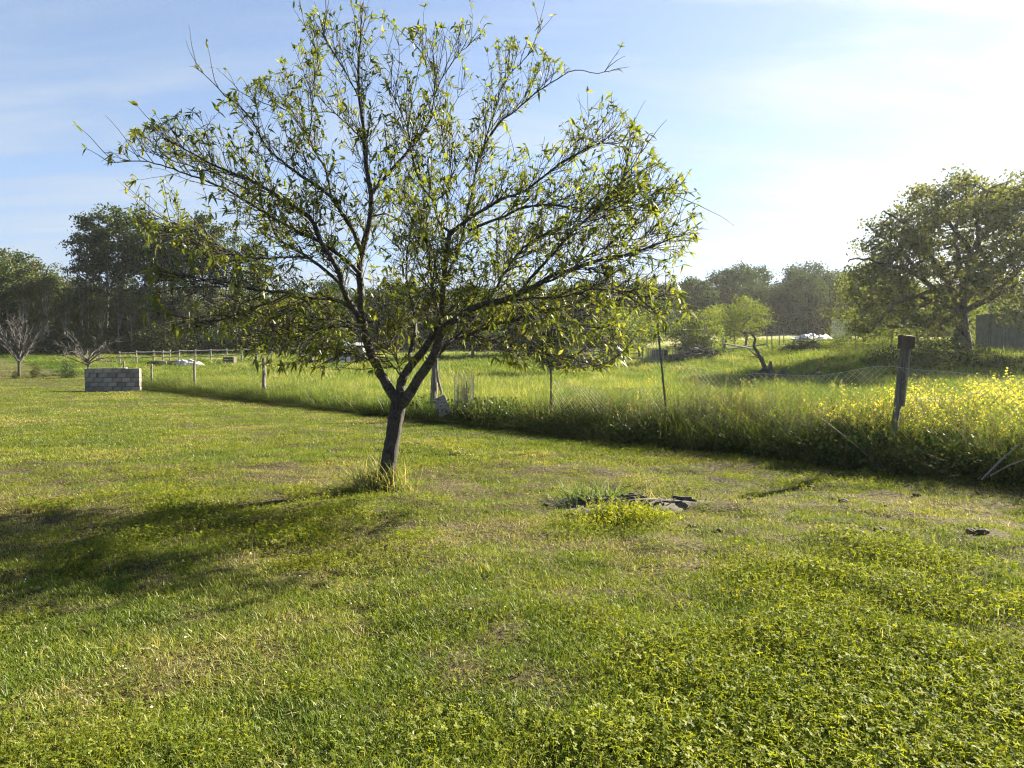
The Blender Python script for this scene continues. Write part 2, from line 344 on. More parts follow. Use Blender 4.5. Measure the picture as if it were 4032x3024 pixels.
# ------------------------------------------------------------------ the ground
def axis(lo, hi, fine0, fine1, step, grow=1.12):
    a = list(np.arange(fine0, fine1 + 1e-6, step)); s = step; x = fine1
    while x < hi: s *= grow; x += s; a.append(min(x, hi))
    s = step; x = fine0; b = []
    while x > lo: s *= grow; x -= s; b.append(max(x, lo))
    return np.array(b[::-1] + a)
gx = axis(-900, 900, -8, 8, 0.11, 1.09); gy = axis(-60, 1500, 2.0, 13, 0.11, 1.09)
X, Y = np.meshgrid(gx, gy); Zg = terr(X, Y)
zone = np.where(edge_d(X, Y) > 0.2, 1.0, 0.0)
zone = np.where((X < -15) & (Y < 44) & (edge_d(X, Y) < 3), 0.0, zone)
zone = zone + ss(66, 80, Y)
zone = np.where(zone > 1.6, 2.0, zone)
nx, ny = len(gx), len(gy)
idx = np.arange(nx * ny).reshape(ny, nx)
fq = np.stack([idx[:-1, :-1], idx[:-1, 1:], idx[1:, 1:], idx[1:, :-1]], -1).reshape(-1, 4)
g = obj('ground', mesh_np('ground', np.stack([X, Y, Zg], -1).reshape(-1, 3), fq, {'zone': ('FLOAT', zone.ravel())}, ground_mat(), True))
tag(g, 'gently rising ground of lawn and meadow', None, None, 'structure')

# pale track behind the rail fence
pts = []; 
tx = np.linspace(-34, -7, 40)
ty = 60.5 + (tx + 34) * 0.26
vv = []
for x, y in zip(tx, ty):
    for k in (-1.1, 1.1): vv.append((x, y + k, gz(x, y + k) + 0.03))
pf = [(2 * i, 2 * i + 2, 2 * i + 3, 2 * i + 1) for i in range(len(tx) - 1)]
p_ = obj('track_path', mesh_np('track_path', vv, pf, None, M['sand'])); tag(p_, 'pale sandy track behind the rail fence', None, None, 'structure')

# ------------------------------------------------------------------ scatter of small plants (geometry nodes, stuff)
def proto_collection(name, meshes):
    c = bpy.data.collections.new(name)
    for i, me in enumerate(meshes):
        o = bpy.data.objects.new("%s_%02d" % (name, i), me); c.objects.link(o)
    return c
def scatter(name, label, P, rot, sc, tint, idx, coll, kind='stuff'):
    me = mesh_np(name, P, np.zeros((0, 3), np.int32), {
        'rot': ('FLOAT_VECTOR', rot), 'sc': ('FLOAT_VECTOR', sc), 'tint': ('FLOAT', tint)})
    a = me.attributes.new('pick', 'INT', 'POINT'); a.data.foreach_set('value', np.asarray(idx, np.int32))
    o = obj(name, me); tag(o, label, None, None, kind)
    ng = bpy.data.node_groups.new(name + '_nodes', 'GeometryNodeTree')
    ng.interface.new_socket('Geometry', in_out='INPUT', socket_type='NodeSocketGeometry')
    ng.interface.new_socket('Geometry', in_out='OUTPUT', socket_type='NodeSocketGeometry')
    n = ng.nodes; l = ng.links
    gi = n.new('NodeGroupInput'); go = n.new('NodeGroupOutput'); ip = n.new('GeometryNodeInstanceOnPoints'); ci = n.new('GeometryNodeCollectionInfo')
    ci.inputs['Collection'].default_value = coll; ci.inputs['Separate Children'].default_value = True; ci.inputs['Reset Children'].default_value = True
    def na(nm, ty):
        k = n.new('GeometryNodeInputNamedAttribute'); k.data_type = ty; k.inputs['Name'].default_value = nm
        return [s for s in k.outputs if s.enabled and s.name == 'Attribute'][0]
    l.new(gi.outputs[0], ip.inputs['Points']); l.new(ci.outputs[0], ip.inputs['Instance']); ip.inputs['Pick Instance'].default_value = True
    l.new(na('pick', 'INT'), ip.inputs['Instance Index'])
    e2r = n.new('FunctionNodeEulerToRotation'); l.new(na('rot', 'FLOAT_VECTOR'), e2r.inputs[0]); l.new(e2r.outputs[0], ip.inputs['Rotation'])
    l.new(na('sc', 'FLOAT_VECTOR'), ip.inputs['Scale']); l.new(ip.outputs[0], go.inputs[0])
    md = o.modifiers.new('scatter', 'NODES'); md.node_group = ng
    return o

def blade_clump(name, n, rad, hmin, hmax, wmin, wmax, lean, bend, material, rows=3, heads=0, flat=0.0):
    a = rng.uniform(0, 2 * np.pi, n); r = rad * np.sqrt(rng.uniform(0, 1, n))
    base = np.stack([r * np.cos(a), r * np.sin(a), np.full(n, -0.01)], 1)
    az = rng.uniform(0, 2 * np.pi, n); ln = np.abs(rng.normal(0, lean, n)) + flat * (rng.uniform(size=n) < .35)
    d = unit(np.stack([np.cos(az) * ln, np.sin(az) * ln, np.ones(n)], 1))
    sa = az + np.pi / 2 + rng.normal(0, .7, n); side = np.stack([np.cos(sa), np.sin(sa), np.zeros(n)], 1)
    H = rng.uniform(hmin, hmax, n); W = rng.uniform(wmin, wmax, n)
    bd = np.stack([np.cos(az), np.sin(az), -np.full(n, .45)], 1) * (rng.uniform(0, bend, n))[:, None]
    prof = {2: [1, 0], 3: [1, .8, 0], 4: [.9, 1, .7, 0], 5: [.8, 1, .85, .5, 0]}[rows]
    v, f, k = strips(base, d, side, H, W, bd, prof)
    rnd = np.repeat(rng.uniform(0, 1, n), k)
    return mesh_np(name, v, f, {'rnd': ('FLOAT', rnd)}, material)

def clover_clump(name, n, rad, hmin, hmax, ls, material):
    V = []; Fc = []; Rn = []; off = 0
    a = rng.uniform(0, 2 * np.pi, n); r = rad * np.sqrt(rng.uniform(0, 1, n))
    for i in range(n):
        top = np.array((r[i] * math.cos(a[i]), r[i] * math.sin(a[i]), rng.uniform(hmin, hmax)))
        nrm = unit(np.array((rng.normal(0, .38), rng.normal(0, .38), 1.0)))
        e1 = unit(np.cross(nrm, rsph(1)[0])); e2 = np.cross(nrm, e1); s = ls * rng.uniform(.7, 1.25); ph = rng.uniform(0, 6.28); rr = rng.uniform()
        for k in range(3):
            t = ph + k * 2.094
            ax = math.cos(t) * e1 + math.sin(t) * e2; si = np.cross(nrm, ax)
            pts = [top, top + s * (.45 * ax + .42 * si) + .12 * s * nrm, top + s * (.95 * ax + .38 * si) + .10 * s * nrm, top + s * .92 * ax - .04 * s * nrm,
                   top + s * (.95 * ax - .38 * si) + .10 * s * nrm, top + s * (.45 * ax - .42 * si) + .12 * s * nrm]
            V += pts; Fc += [(off, off + 1, off + 2), (off, off + 2, off + 3), (off, off + 3, off + 4), (off, off + 4, off + 5)]; off += 6; Rn += [rr] * 6
        b = np.array((top[0] + rng.normal(0, .02), top[1] + rng.normal(0, .02), -.01))
        V += [b, top + e1 * .0012, top - e1 * .0012]; Fc += [(off, off + 1, off + 2)]; off += 3; Rn += [rr] * 3
    return mesh_np(name, np.array(V), np.array(Fc), {'rnd': ('FLOAT', Rn)}, material)

# --- patches of the lawn, shared by every scatter
def dryness(x, y):
    d = .5 + (fbm(x / 1.5, y / 1.5, 21, 4) - .5) * 0.95 + (fbm(x / 0.35, y / 0.35, 31, 2) - .5) * 0.55
    d = d + 0.15 * ss(-0.2, -2.2, x) * ss(7.8, 4.6, y)            # worn brown turf in the near left
    return d
def cloverness(x, y):
    c = .5 + (fbm(x / 1.0 + 4, y / 1.0, 41, 3) - .5) * 1.0 + (fbm(x / .3, y / .3, 43, 2) - .5) * .35
    c = c + 0.09 * ss(-1.4, 0.6, x) * ss(7.8, 5.2, y)              # clover sweeps over the near right
    c = c - 0.25 * ss(11, 20, y) - 0.10 * ss(-0.2, -2.2, x) * ss(7.8, 4.6, y)
    return c

def spread(n, dmin, dmax, half=0.80, power=1.0):
    """points in the viewed wedge, denser close to the viewer"""
    u = rng.uniform(0, 1, n); d = dmin * (dmax / dmin) ** u if power else np.sqrt(rng.uniform(dmin ** 2, dmax ** 2, n))
    x = rng.uniform(-half, half, n) * d
    return x, d

PIT = (1.16, 8.0)
def in_pit(x, y): return ((x - PIT[0]) / 0.82) ** 2 + ((y - PIT[1]) / 0.46) ** 2
lawn_protos = proto_collection('turf', [blade_clump('turf', 74, .17, .018, .048, .0018, .0034, .55, .5, M['lawn'], 3, flat=.7) for _ in range(6)] +
                               [blade_clump('turf_long', 40, .15, .04, .085, .0018, .0034, .45, .6, M['lawn'], 4, flat=.6) for _ in range(3)])
def lawn_ok(x, y):
    e = edge_d(x, y) + 0.25 * (fbm(x / .6, y / .6, 55, 2) - .5)
    return ((e < 0.05) & (y < 62)) | ((x < -16.5) & (y < 46) & (e < 2.5))
x, y = spread(40000, 2.3, 46)
k = lawn_ok(x, y); x = x[k]; y = y[k]; n = len(x)
dr = dryness(x, y)
keep = rng.uniform(0, 1, n) < np.clip(1.35 - 1.5 * np.maximum(dr - .45, 0) / .3, .25, 1) * np.where(fbm(x / .28, y / .28, 131, 2) < .41, .22, 1); keep &= in_pit(x, y) > rng.uniform(.75, 1.15, n)
x = x[keep]; y = y[keep]; dr = dr[keep]; n = len(x)
tint = np.clip((dr - .33) * 1.15 + rng.normal(0, .12, n), 0, 1)
sc = (0.85 + 0.5 * ss(8, 30, y)) * rng.uniform(.75, 1.25, n)
scz = sc * rng.uniform(.7, 1.25, n)
pick = np.where(rng.uniform(size=n) < .10 * (1 - ss(12, 25, y)), rng.integers(6, 9, n), rng.integers(0, 6, n))
scatter('lawn_grass', 'short mown yellow green lawn grass', np.stack([x, y, terr(x, y)], 1), np.stack([rng.normal(0, .08, n), rng.normal(0, .08, n), rng.uniform(0, 6.28, n)], 1),
        np.stack([sc, sc, scz], 1), tint, pick, lawn_protos)

far_turf = proto_collection('far_turf', [blade_clump('far_turf', 90, .34, .02, .055, .004, .008, .55, .5, M['lawn'], 3, flat=.7) for _ in range(4)])
x, y = spread(17000, 11, 66); k = lawn_ok(x, y); x = x[k]; y = y[k]; n = len(x)
sc = rng.uniform(.8, 1.25, n) * (.8 + .6 * ss(12, 40, y))
scatter('far_lawn_grass', 'mown grass of the far lawn towards the block wall', np.stack([x, y, terr(x, y)], 1), np.stack([rng.normal(0, .05, n), rng.normal(0, .05, n), rng.uniform(0, 6.28, n)], 1),
        np.stack([sc, sc, np.minimum(sc, 1.1)], 1), np.clip((dryness(x, y) - .31) * 1.15 + rng.normal(0, .10, n), 0, 1), rng.integers(0, 4, n), far_turf)
thatch_protos = proto_collection('thatch', [blade_clump('thatch', 46, .18, .02, .055, .0010, .0020, 2.6, .3, M['lawn'], 3) for _ in range(5)])
x, y = spread(11000, 2.3, 14); k = lawn_ok(x, y) & (rng.uniform(size=len(x)) < .08 + .6 * ss(.54, .74, dryness(x, y))) & (in_pit(x, y) > .9); x = x[k]; y = y[k]; n = len(x)
sc = rng.uniform(.8, 1.3, n)
scatter('dry_thatch', 'pale dry clippings and thatch lying in the lawn', np.stack([x, y, terr(x, y) + .008], 1), np.stack([rng.normal(0, .1, n), rng.normal(0, .1, n), rng.uniform(0, 6.28, n)], 1),
        np.stack([sc, sc, sc], 1), np.clip(.70 + rng.normal(0, .16, n), 0, 1), rng.integers(0, 5, n), thatch_protos)
clover_protos = proto_collection('clover', [clover_clump('clover', 34, .17, .015, .055, .0098, M['clover']) for _ in range(6)])
x, y = spread(22000, 2.3, 16)
c = cloverness(x, y) + rng.normal(0, .05, len(x)); k = (lawn_ok(x, y)) & (rng.uniform(size=len(x)) < .50 * ss(.38, .72, c)) & (in_pit(x, y) > .9); x = x[k]; y = y[k]; c = c[k]; n = len(x)
sc = rng.uniform(.75, 1.25, n) * (.85 + .5 * ss(.55, .75, c))
scatter('clover_patches', 'patches of clover spreading through the lawn', np.stack([x, y, terr(x, y)], 1), np.stack([rng.normal(0, .1, n), rng.normal(0, .1, n), rng.uniform(0, 6.28, n)], 1),
        np.stack([sc, sc, sc], 1), np.clip(.5 + rng.normal(0, .2, n), 0, 1), rng.integers(0, 6, n), clover_protos)

# --- long meadow grass beyond the fence
mead_protos = proto_collection('meadow', [blade_clump('meadow', 60, .30, .22, .58, .0035, .0075, .28, .55, M['meadow'], 4) for _ in range(5)] +
                               [blade_clump('meadow_thick', 46, .32, .18, .42, .006, .012, .4, .8, M['meadow'], 4) for _ in range(3)])
def meadow_pts(n, d0, d1):
    x, y = spread(n, d0, d1, .82)
    e = edge_d(x, y)
    k = ((e > 0.35) & ~((x < -16.5) & (y < 47) & (e < 3))) & (in_pit(x, y) > 2)
    return x[k], y[k]
x, y = meadow_pts(30000, 8.0, 80); n = len(x)
hgt = 0.30 + 1.35 * fbm(x / 2.0, y / 2.0, 61, 3) - .25 * ss(36, 60, y)
hgt = hgt * (1 - .25 * ss(-4, -16, x))
sc = (1.0 + 1.2 * ss(18, 60, y)) * rng.uniform(.8, 1.2, n)
tint = np.clip(-.12 + 1.1 * fbm(x / 1.6, y / 1.6, 71, 3) + rng.normal(0, .16, n) - .28 * ss(2.6, .7, edge_d(x, y)), 0, 1)
scatter('meadow_grass', 'tall lush green meadow grass beyond the fence', np.stack([x, y, terr(x, y)], 1), np.stack([rng.normal(0, .1, n), rng.normal(0, .1, n), rng.uniform(0, 6.28, n)], 1),
        np.stack([sc, sc, hgt * rng.uniform(.8, 1.2, n)], 1), tint, rng.integers(0, 8, n), mead_protos)

# --- rank weeds along the fence, taller to the right
weed_protos = proto_collection('weed', [blade_clump('weed', 40, .24, .25, .95, .003, .007, .5, 1.1, M['weed'], 5) for _ in range(4)] +
                               [blade_clump('dry_stem', 22, .2, .45, 1.1, .0018, .003, .45, .5, M['weed'], 4) for _ in range(2)])
def seed_stems(name, n, rad, h0, h1, material, lean=.22):
    a = rng.uniform(0, 6.28, n); r = rad * np.sqrt(rng.uniform(0, 1, n)); base = np.stack([r * np.cos(a), r * np.sin(a), np.zeros(n)], 1)
    d = unit(np.stack([rng.normal(0, lean, n), rng.normal(0, lean, n), np.ones(n)], 1)); sd = rsph(n); sd[:, 2] = 0; sd = unit(sd); H = rng.uniform(h0, h1, n); bd = np.concatenate([rng.normal(0, .25, (n, 2)), -rng.uniform(0, .2, (n, 1))], 1)
    v1, f1, k1 = strips(base, d, sd, H, np.full(n, .0022), bd, [1, .9, .8, .6]); tip = base + d * H[:, None] + bd * H[:, None]
    m = 9; dr_ = unit(d + 2 * bd); c = np.repeat(tip, m, 0) - np.repeat(dr_, m, 0) * rng.uniform(0, .13, (n * m, 1)) + rng.normal(0, .012, (n * m, 3)); v2, f2 = quads(c, rng.uniform(.018, .04, n * m), .35, 1.2)
    return mesh_np(name, np.concatenate([v1, v2]), np.concatenate([f1, f2 + len(v1)]), {'rnd': ('FLOAT', np.concatenate([np.repeat(rng.uniform(.4, 1, n), k1), np.repeat(rng.uniform(.5, 1, n * m), 4)]))}, material)
def along_fence(n, d0, d1, x0=-19, x1=10.5):
    x = rng.uniform(x0, x1, n); e = rng.uniform(d0, d1, n)
    x2 = x + EN[0] * e; y2 = edge_y(x) + EN[1] * e
    return x2, y2, x
x, y, xa = along_fence(9500, -0.10, 1.9)
k = (y > 3) & (edge_d(x, y) > .8 * (fbm(xa / .45, y / .45, 141, 2) - .36)); x = x[k]; y = y[k]; xa = xa[k]; n = len(x)
hh = (.45 + .78 * ss(-3, 3, xa) ) * (.30 + 1.35 * fbm(xa / .7, y / .7, 81, 3)) * (.28 + .72 * ss(.15, .85, edge_d(x, y)))
sc = rng.uniform(.8, 1.2, n) * (.9 + .3 * ss(18, 34, y))
pick = np.where(rng.uniform(size=n) < .10 + .15 * ss(0, 4, xa), rng.integers(4, 6, n), rng.integers(0, 4, n))
tint = np.clip(.32 + .35 * (fbm(xa / .7, y / .7, 91, 2) - .5) + np.where(pick > 3, .5, 0) + rng.normal(0, .1, n), 0, 1)
scatter('fence_weeds', 'dark overgrown weeds and long grass along the fence', np.stack([x, y, terr(x, y)], 1), np.stack([rng.normal(0, .15, n), rng.normal(0, .15, n), rng.uniform(0, 6.28, n)], 1),
        np.stack([sc, sc, hh], 1), tint, pick, weed_protos)

seed_protos = proto_collection('seed', [seed_stems('seed', 7, .3, .5, 1.0, M['meadow']) for _ in range(4)])
x, y, xa = along_fence(1500, .35, 2.2); k = y > 3; x = x[k]; y = y[k]; n = len(x)
x2, y2 = meadow_pts(2600, 9, 50); hs = np.concatenate([(.7 + .5 * ss(-3, 3, xa[k])) * rng.uniform(.7, 1.15, n), rng.uniform(.55, .85, len(x2))]); x = np.concatenate([x, x2]); y = np.concatenate([y, y2]); n = len(x)
scatter('seeding_grass', 'tall seeding grass stems standing above the weeds and meadow', np.stack([x, y, terr(x, y)], 1), np.stack([rng.normal(0, .15, n), rng.normal(0, .15, n), rng.uniform(0, 6.28, n)], 1),
        np.stack([np.ones(n), np.ones(n), hs], 1), np.clip(.38 + rng.normal(0, .2, n), 0, 1), rng.integers(0, 4, n), seed_protos)

def leaf_clump(name, n, rad, h, ls, material, aspect=.8):
    c = np.stack([rng.normal(0, rad * .5, n), rng.normal(0, rad * .5, n), rng.uniform(.02, h, n) ** 1.0], 1)
    v, f = quads(c, rng.uniform(.6, 1.2, n) * ls, aspect)
    return mesh_np(name, v, f, {'rnd': ('FLOAT', np.repeat(rng.uniform(0, 1, n), 4))}, material)
br_protos = proto_collection('bramble', [leaf_clump('bramble', 60, .32, .34, .05, M['bramble']) for _ in range(4)])
x, y, xa = along_fence(1900, 0.1, 1.2, -2.5, 10)
k = (y > 3) & (rng.uniform(size=len(x)) < ss(.42, .62, fbm(xa / 1.1, y / 1.1, 101, 2)) + .15); x = x[k]; y = y[k]; n = len(x)
sc = rng.uniform(.7, 1.3, n)
scatter('bramble_leaves', 'low dark bramble leaves creeping under the fence', np.stack([x, y, terr(x, y)], 1), np.stack([np.zeros(n), np.zeros(n), rng.uniform(0, 6.28, n)], 1),
        np.stack([sc, sc, sc * rng.uniform(.7, 1.5, n)], 1), np.clip(.5 + rng.normal(0, .2, n), 0, 1), rng.integers(0, 4, n), br_protos)

# --- mustard in flower behind the right end of the fence
def mustard(name, n):
    b = MB(); V = []; Fl = []
    base = np.stack([rng.normal(0, .12, n), rng.normal(0, .12, n), np.zeros(n)], 1)
    d = unit(np.stack([rng.normal(0, .25, n), rng.normal(0, .25, n), np.ones(n)], 1)); H = rng.uniform(.5, .95, n)
    side = rsph(n); side[:, 2] = 0; side = unit(side)
    v1, f1, k1 = strips(base, d, side, H, np.full(n, .004), np.zeros((n, 3)), [1, .8, .5])
    tips = base + d * H[:, None]
    nl = 10; c = np.repeat(base, nl, 0) + np.repeat(d * H[:, None], nl, 0) * rng.uniform(.15, .85, (n * nl, 1)) + rng.normal(0, .05, (n * nl, 3))
    v2, f2 = quads(c, rng.uniform(.05, .11, n * nl), .4)
    nf = 16; c = np.repeat(tips, nf, 0) + rng.normal(0, 1, (n * nf, 3)) * np.array((.035, .035, .045))
    v3, f3 = quads(c, rng.uniform(.016, .03, n * nf), .9)
    v = np.concatenate([v1, v2, v3]); f = np.concatenate([f1, f2 + len(v1), f3 + len(v1) + len(v2)])
    rnd = np.concatenate([np.repeat(rng.uniform(0, 1, n), k1), np.repeat(rng.uniform(0, 1, n * nl), 4), np.repeat(rng.uniform(0, 1, n * nf), 4)])
    me = mesh_np(name, v, f, {'rnd': ('FLOAT', rnd)}, M['meadow']); me.materials.append(M['flower'])
    mi = np.zeros(len(f), np.int32); mi[len(f1) + len(f2):] = 1; me.polygons.foreach_set('material_index', mi)
    return me
mus = proto_collection('mustard', [mustard('mustard', 9) for _ in range(4)])
n = 1150; x = rng.uniform(4.0, 14, n); y = rng.uniform(8, 21, n); e = edge_d(x, y)
k = (e > .7) & (e < 5.2) & (rng.uniform(size=n) < ss(.30, .55, fbm(x / 1.3, y / 1.3, 111, 2))) & (x / y > .40 + .04 * (e - 1)); x = x[k]; y = y[k]; n = len(x)
sc = rng.uniform(.95, 1.35, n) * (.85 + .15 * ss(1, 3, edge_d(x, y)))
scatter('mustard_flowers', 'yellow mustard in flower behind the fence', np.stack([x, y, terr(x, y)], 1), np.stack([rng.normal(0, .1, n), rng.normal(0, .1, n), rng.uniform(0, 6.28, n)], 1),
        np.stack([sc, sc, sc], 1), np.clip(.4 + rng.normal(0, .15, n), 0, 1), rng.integers(0, 4, n), mus)

# --- white petals and bleached bits lying on the lawn
n = 500; x, y = spread(n, 2.4, 9); k = lawn_ok(x, y); x = x[k]; y = y[k]; n = len(x)
v, f = quads(np.stack([x, y, terr(x, y) + rng.uniform(.02, .05, n)], 1), rng.uniform(.008, .02, n), .6)
pm = leaf_mat('fallen_petal', [(0, (.45, .40, .28)), (.6, (.7, .68, .6)), (1, (.85, .85, .82))], .2, .02, inst=False, spread=1.0)
tag(obj('fallen_petals', mesh_np('fallen_petals', v, f, {'rnd': ('FLOAT', np.repeat(rng.uniform(0, 1, n), 4))}, pm)), 'tiny white fallen petals strewn over the lawn', None, None, 'stuff')

# ------------------------------------------------------------------ the peach tree
K = 1024 / 2212.0
DT = 8.93
def limb_pts(pts, d0, d1):
    n = len(pts); return np.array([at(p[0] * K, p[1] * K, DT + d0 + (d1 - d0) * i / max(1, n - 1)) for i, p in enumerate(pts)])
TRUNK = [(833, 1058), (838, 1010), (846, 960), (853, 915), (862, 868), (866, 845)]
LIMBS = [  # traced limbs: points, depth offset at both ends, radius at both ends
    ([(862, 872), (845, 845), (822, 805), (800, 760), (786, 715), (781, 665), (780, 630), (777, 585), (785, 535), (797, 484), (803, 440), (797, 390), (790, 348), (787, 295), (777, 215), (774, 145), (780, 64), (779, 22)], 0, .25, .072, .008),
    ([(778, 692), (766, 670), (749, 643), (739, 614), (730, 583), (711, 550), (692, 520), (681, 493), (672, 472), (646, 452), (610, 430), (560, 400), (500, 372), (430, 340), (360, 300)], 0, -.9, .045, .006),
    ([(766, 672), (741, 654), (711, 646), (679, 642), (651, 635), (624, 632), (589, 629), (553, 625), (515, 616), (474, 607), (425, 600), (370, 590)], -.02, -1.5, .030, .005),
    ([(624, 632), (591, 651), (559, 659), (520, 676), (466, 695), (430, 705)], -.65, -1.4, .014, .004),
    ([(778, 592), (749, 564), (725, 545), (690, 522), (645, 500), (590, 470), (540, 440), (470, 400), (400, 375), (320, 350), (240, 352)], .02, -.3, .030, .005),
    ([(738, 613), (700, 583), (668, 558), (640, 539), (602, 517), (586, 482), (569, 449), (537, 411), (500, 392), (452, 370), (380, 350), (310, 325)], -.18, .6, .026, .004),
    ([(668, 558), (620, 555), (560, 558), (500, 545), (430, 505), (370, 480), (330, 470)], 0, .9, .015, .004),
    ([(780, 540), (763, 499), (747, 474), (714, 425), (690, 405), (664, 387), (635, 368), (600, 340), (574, 316), (555, 277), (522, 232), (487, 206), (458, 177), (425, 148)], .05, -.7, .032, .004),
    ([(714, 425), (709, 387), (697, 352), (677, 322), (668, 300), (648, 268), (619, 239), (570, 222), (510, 194)], -.1, .8, .017, .004),
    ([(668, 300), (672, 260), (674, 226), (680, 174), (690, 130), (660, 60), (650, 15)], .3, .6, .010, .003),
    ([(787, 313), (767, 284), (735, 255), (716, 242), (660, 240), (610, 225)], .18, 1.0, .014, .003),
    ([(803, 440), (806, 416), (832, 384), (861, 348), (890, 318), (910, 290), (929, 258), (939, 210), (949, 180), (971, 145), (997, 110), (1035, 80)], .12, .9, .026, .004),
    ([(949, 180), (930, 140), (905, 105), (890, 85)], .6, .8, .008, .003),
    ([(777, 215), (750, 160), (725, 120), (700, 80), (705, 30)], .2, -.3, .010, .003),
    ([(795, 470), (830, 462), (870, 480), (905, 505), (930, 540), (950, 580)], .1, -.6, .013, .004),
    # middle limb
    ([(866, 850), (868, 823), (879, 801), (890, 786), (915, 757), (935, 721), (950, 690), (955, 666), (958, 614), (962, 566), (965, 534), (973, 501)], 0, .35, .062, .033),
    ([(973, 501), (952, 485), (942, 460), (939, 437), (916, 411), (900, 376), (890, 330), (880, 280), (860, 230), (845, 190)], .35, .1, .022, .004),
    ([(939, 437), (965, 410), (975, 370), (960, 320), (955, 270)], .3, .8, .013, .004),
    ([(973, 501), (991, 489), (1010, 473), (1049, 450), (1081, 431), (1126, 415), (1160, 395), (1200, 360), (1250, 330), (1300, 310), (1350, 320)], .35, -.5, .030, .005),
    ([(958, 614), (984, 556), (997, 518), (1007, 473), (1016, 431), (1023, 398), (1032, 348), (1045, 313), (1060, 265), (1074, 219), (1097, 165), (1123, 139), (1145, 110), (1161, 77), (1170, 50)], .3, 1.0, .026, .004),
    ([(1032, 348), (1068, 277), (1113, 239), (1145, 210), (1174, 190), (1203, 171), (1242, 151), (1290, 158), (1330, 150)], .7, .3, .017, .004),
    ([(1010, 500), (1048, 483), (1091, 467), (1129, 448), (1194, 443), (1258, 451), (1323, 451), (1371, 435), (1436, 416), (1500, 440)], .35, -.9, .022, .004),
    ([(890, 786), (886, 765), (893, 735), (897, 700), (890, 650), (878, 600), (880, 545), (890, 490), (880, 440), (870, 400)], .05, 1.3, .030, .006),
    # right limb
    ([(868, 872), (890, 844), (906, 815), (924, 790), (937, 768), (948, 736), (957, 712), (977, 694), (1016, 669), (1049, 657), (1091, 647), (1120, 634), (1152, 621), (1194, 595), (1242, 579), (1300, 560), (1370, 545), (1440, 520)], -.02, -.8, .075, .008),
    ([(926, 788), (962, 748), (984, 730), (1017, 721), (1060, 705), (1110, 690), (1170, 672), (1230, 660), (1300, 640), (1380, 610)], -.02, .9, .034, .005),
    ([(1120, 634), (1145, 602), (1187, 556), (1220, 520), (1260, 480), (1310, 430), (1350, 380), (1385, 330)], -.4, -1.2, .022, .004),
    ([(1049, 657), (1080, 610), (1110, 560), (1150, 520), (1200, 495), (1260, 470), (1330, 440)], -.3, .8, .020, .004),
    ([(1152, 621), (1220, 590), (1274, 550), (1323, 531), (1371, 518), (1430, 500)], -.45, -.1, .016, .004),
    ([(1091, 647), (1150, 645), (1220, 640), (1290, 625), (1360, 630), (1410, 650)], -.35, -1.5, .018, .004),
    ([(1170, 672), (1230, 690), (1290, 720), (1330, 745)], .3, -.2, .010, .003),
    ([(1017, 721), (1060, 735), (1110, 745), (1160, 760), (1230, 770), (1290, 795)], .2, -1.0, .012, .003),
    ([(948, 736), (950, 690), (940, 640), (930, 590), (925, 540), (915, 500)], -.05, -1.0, .020, .004),
    ([(984, 730), (1020, 690), (1060, 640), (1085, 590), (1095, 540), (1120, 500)], .05, 1.2, .018, .004),
    # small low shoots
    ([(870, 815), (850, 790), (830, 765), (815, 745)], 0, -.5, .012, .004), ([(868, 823), (858, 780), (845, 740), (842, 700)], 0, .4, .010, .003),
    ([(815, 790), (790, 775), (760, 770), (730, 765)], 0, .3, .007, .002), ([(784, 715), (740, 705), (690, 712), (640, 718), (590, 730)], 0, -1.0, .016, .004),
    ([(786, 712), (745, 695), (700, 690), (650, 700), (600, 712), (560, 700)], 0, .9, .014, .004),
]
POLY = np.array([(215, 360), (300, 290), (390, 250), (470, 225), (560, 190), (640, 120), (680, 40), (760, 20), (850, 40), (880, 75), (1010, 60), (1090, 100), (1130, 90), (1180, 130), (1260, 170), (1330, 220), (1380, 290), (1420, 350),
                 (1520, 440), (1500, 530), (1455, 610), (1500, 670), (1400, 730), (1300, 800), (1180, 800), (1050, 770), (980, 800), (900, 790), (820, 800), (700, 800), (560, 790), (470, 720), (290, 700), (330, 600), (300, 480)], float) * K
def inpoly(p):
    u = p[0] / p[1]; px = 512 + u * F * (1 / (math.cos(PITCH)))     # good enough for a crown guide
    py = 354 - (p[2] - CAMH) / p[1] * F
    c = False; j = len(POLY) - 1
    for i in range(len(POLY)):
        a = POLY[i]; b = POLY[j]
        if (a[1] > py) != (b[1] > py) and px < (b[0] - a[0]) * (py - a[1]) / (b[1] - a[1]) + a[0]: c = not c
        j = i
    return c

root = thing('peach_tree', 'open branching peach tree with sparse narrow leaves standing on the lawn', 'tree', (0, 0, 0))
tp = catmull(limb_pts(TRUNK, 0, 0), .05)
gl = len(tp); tr_ = np.interp(np.linspace(0, 1, gl), [0, .08, .2, .55, .9, 1], [.150, .110, .096, .085, .092, .078])
b = MB(); b.tube(tp, tr_, 26, rough=.06); b.build('trunk', M['trunk_bark'], root, smooth=True)
tw = MB(); LB = []; LD = []; LL = []; LS = []     # leaf base, direction, length, spread
BASEC = np.array((at(880 * K, 500 * K, DT)))
def grow(p, d, ln, r, curl, n=7):
    pts = [p]; d = d / np.linalg.norm(d)
    for i in range(n):
        d = d + np.array((0, 0, curl / n)) + rng.normal(0, .07, 3); d /= np.linalg.norm(d); pts.append(pts[-1] + d * ln / n)
    pts = np.array(pts)
    m = n + 1
    while m > 2 and not inpoly(pts[m - 1]): m -= 1
    return pts[:m]
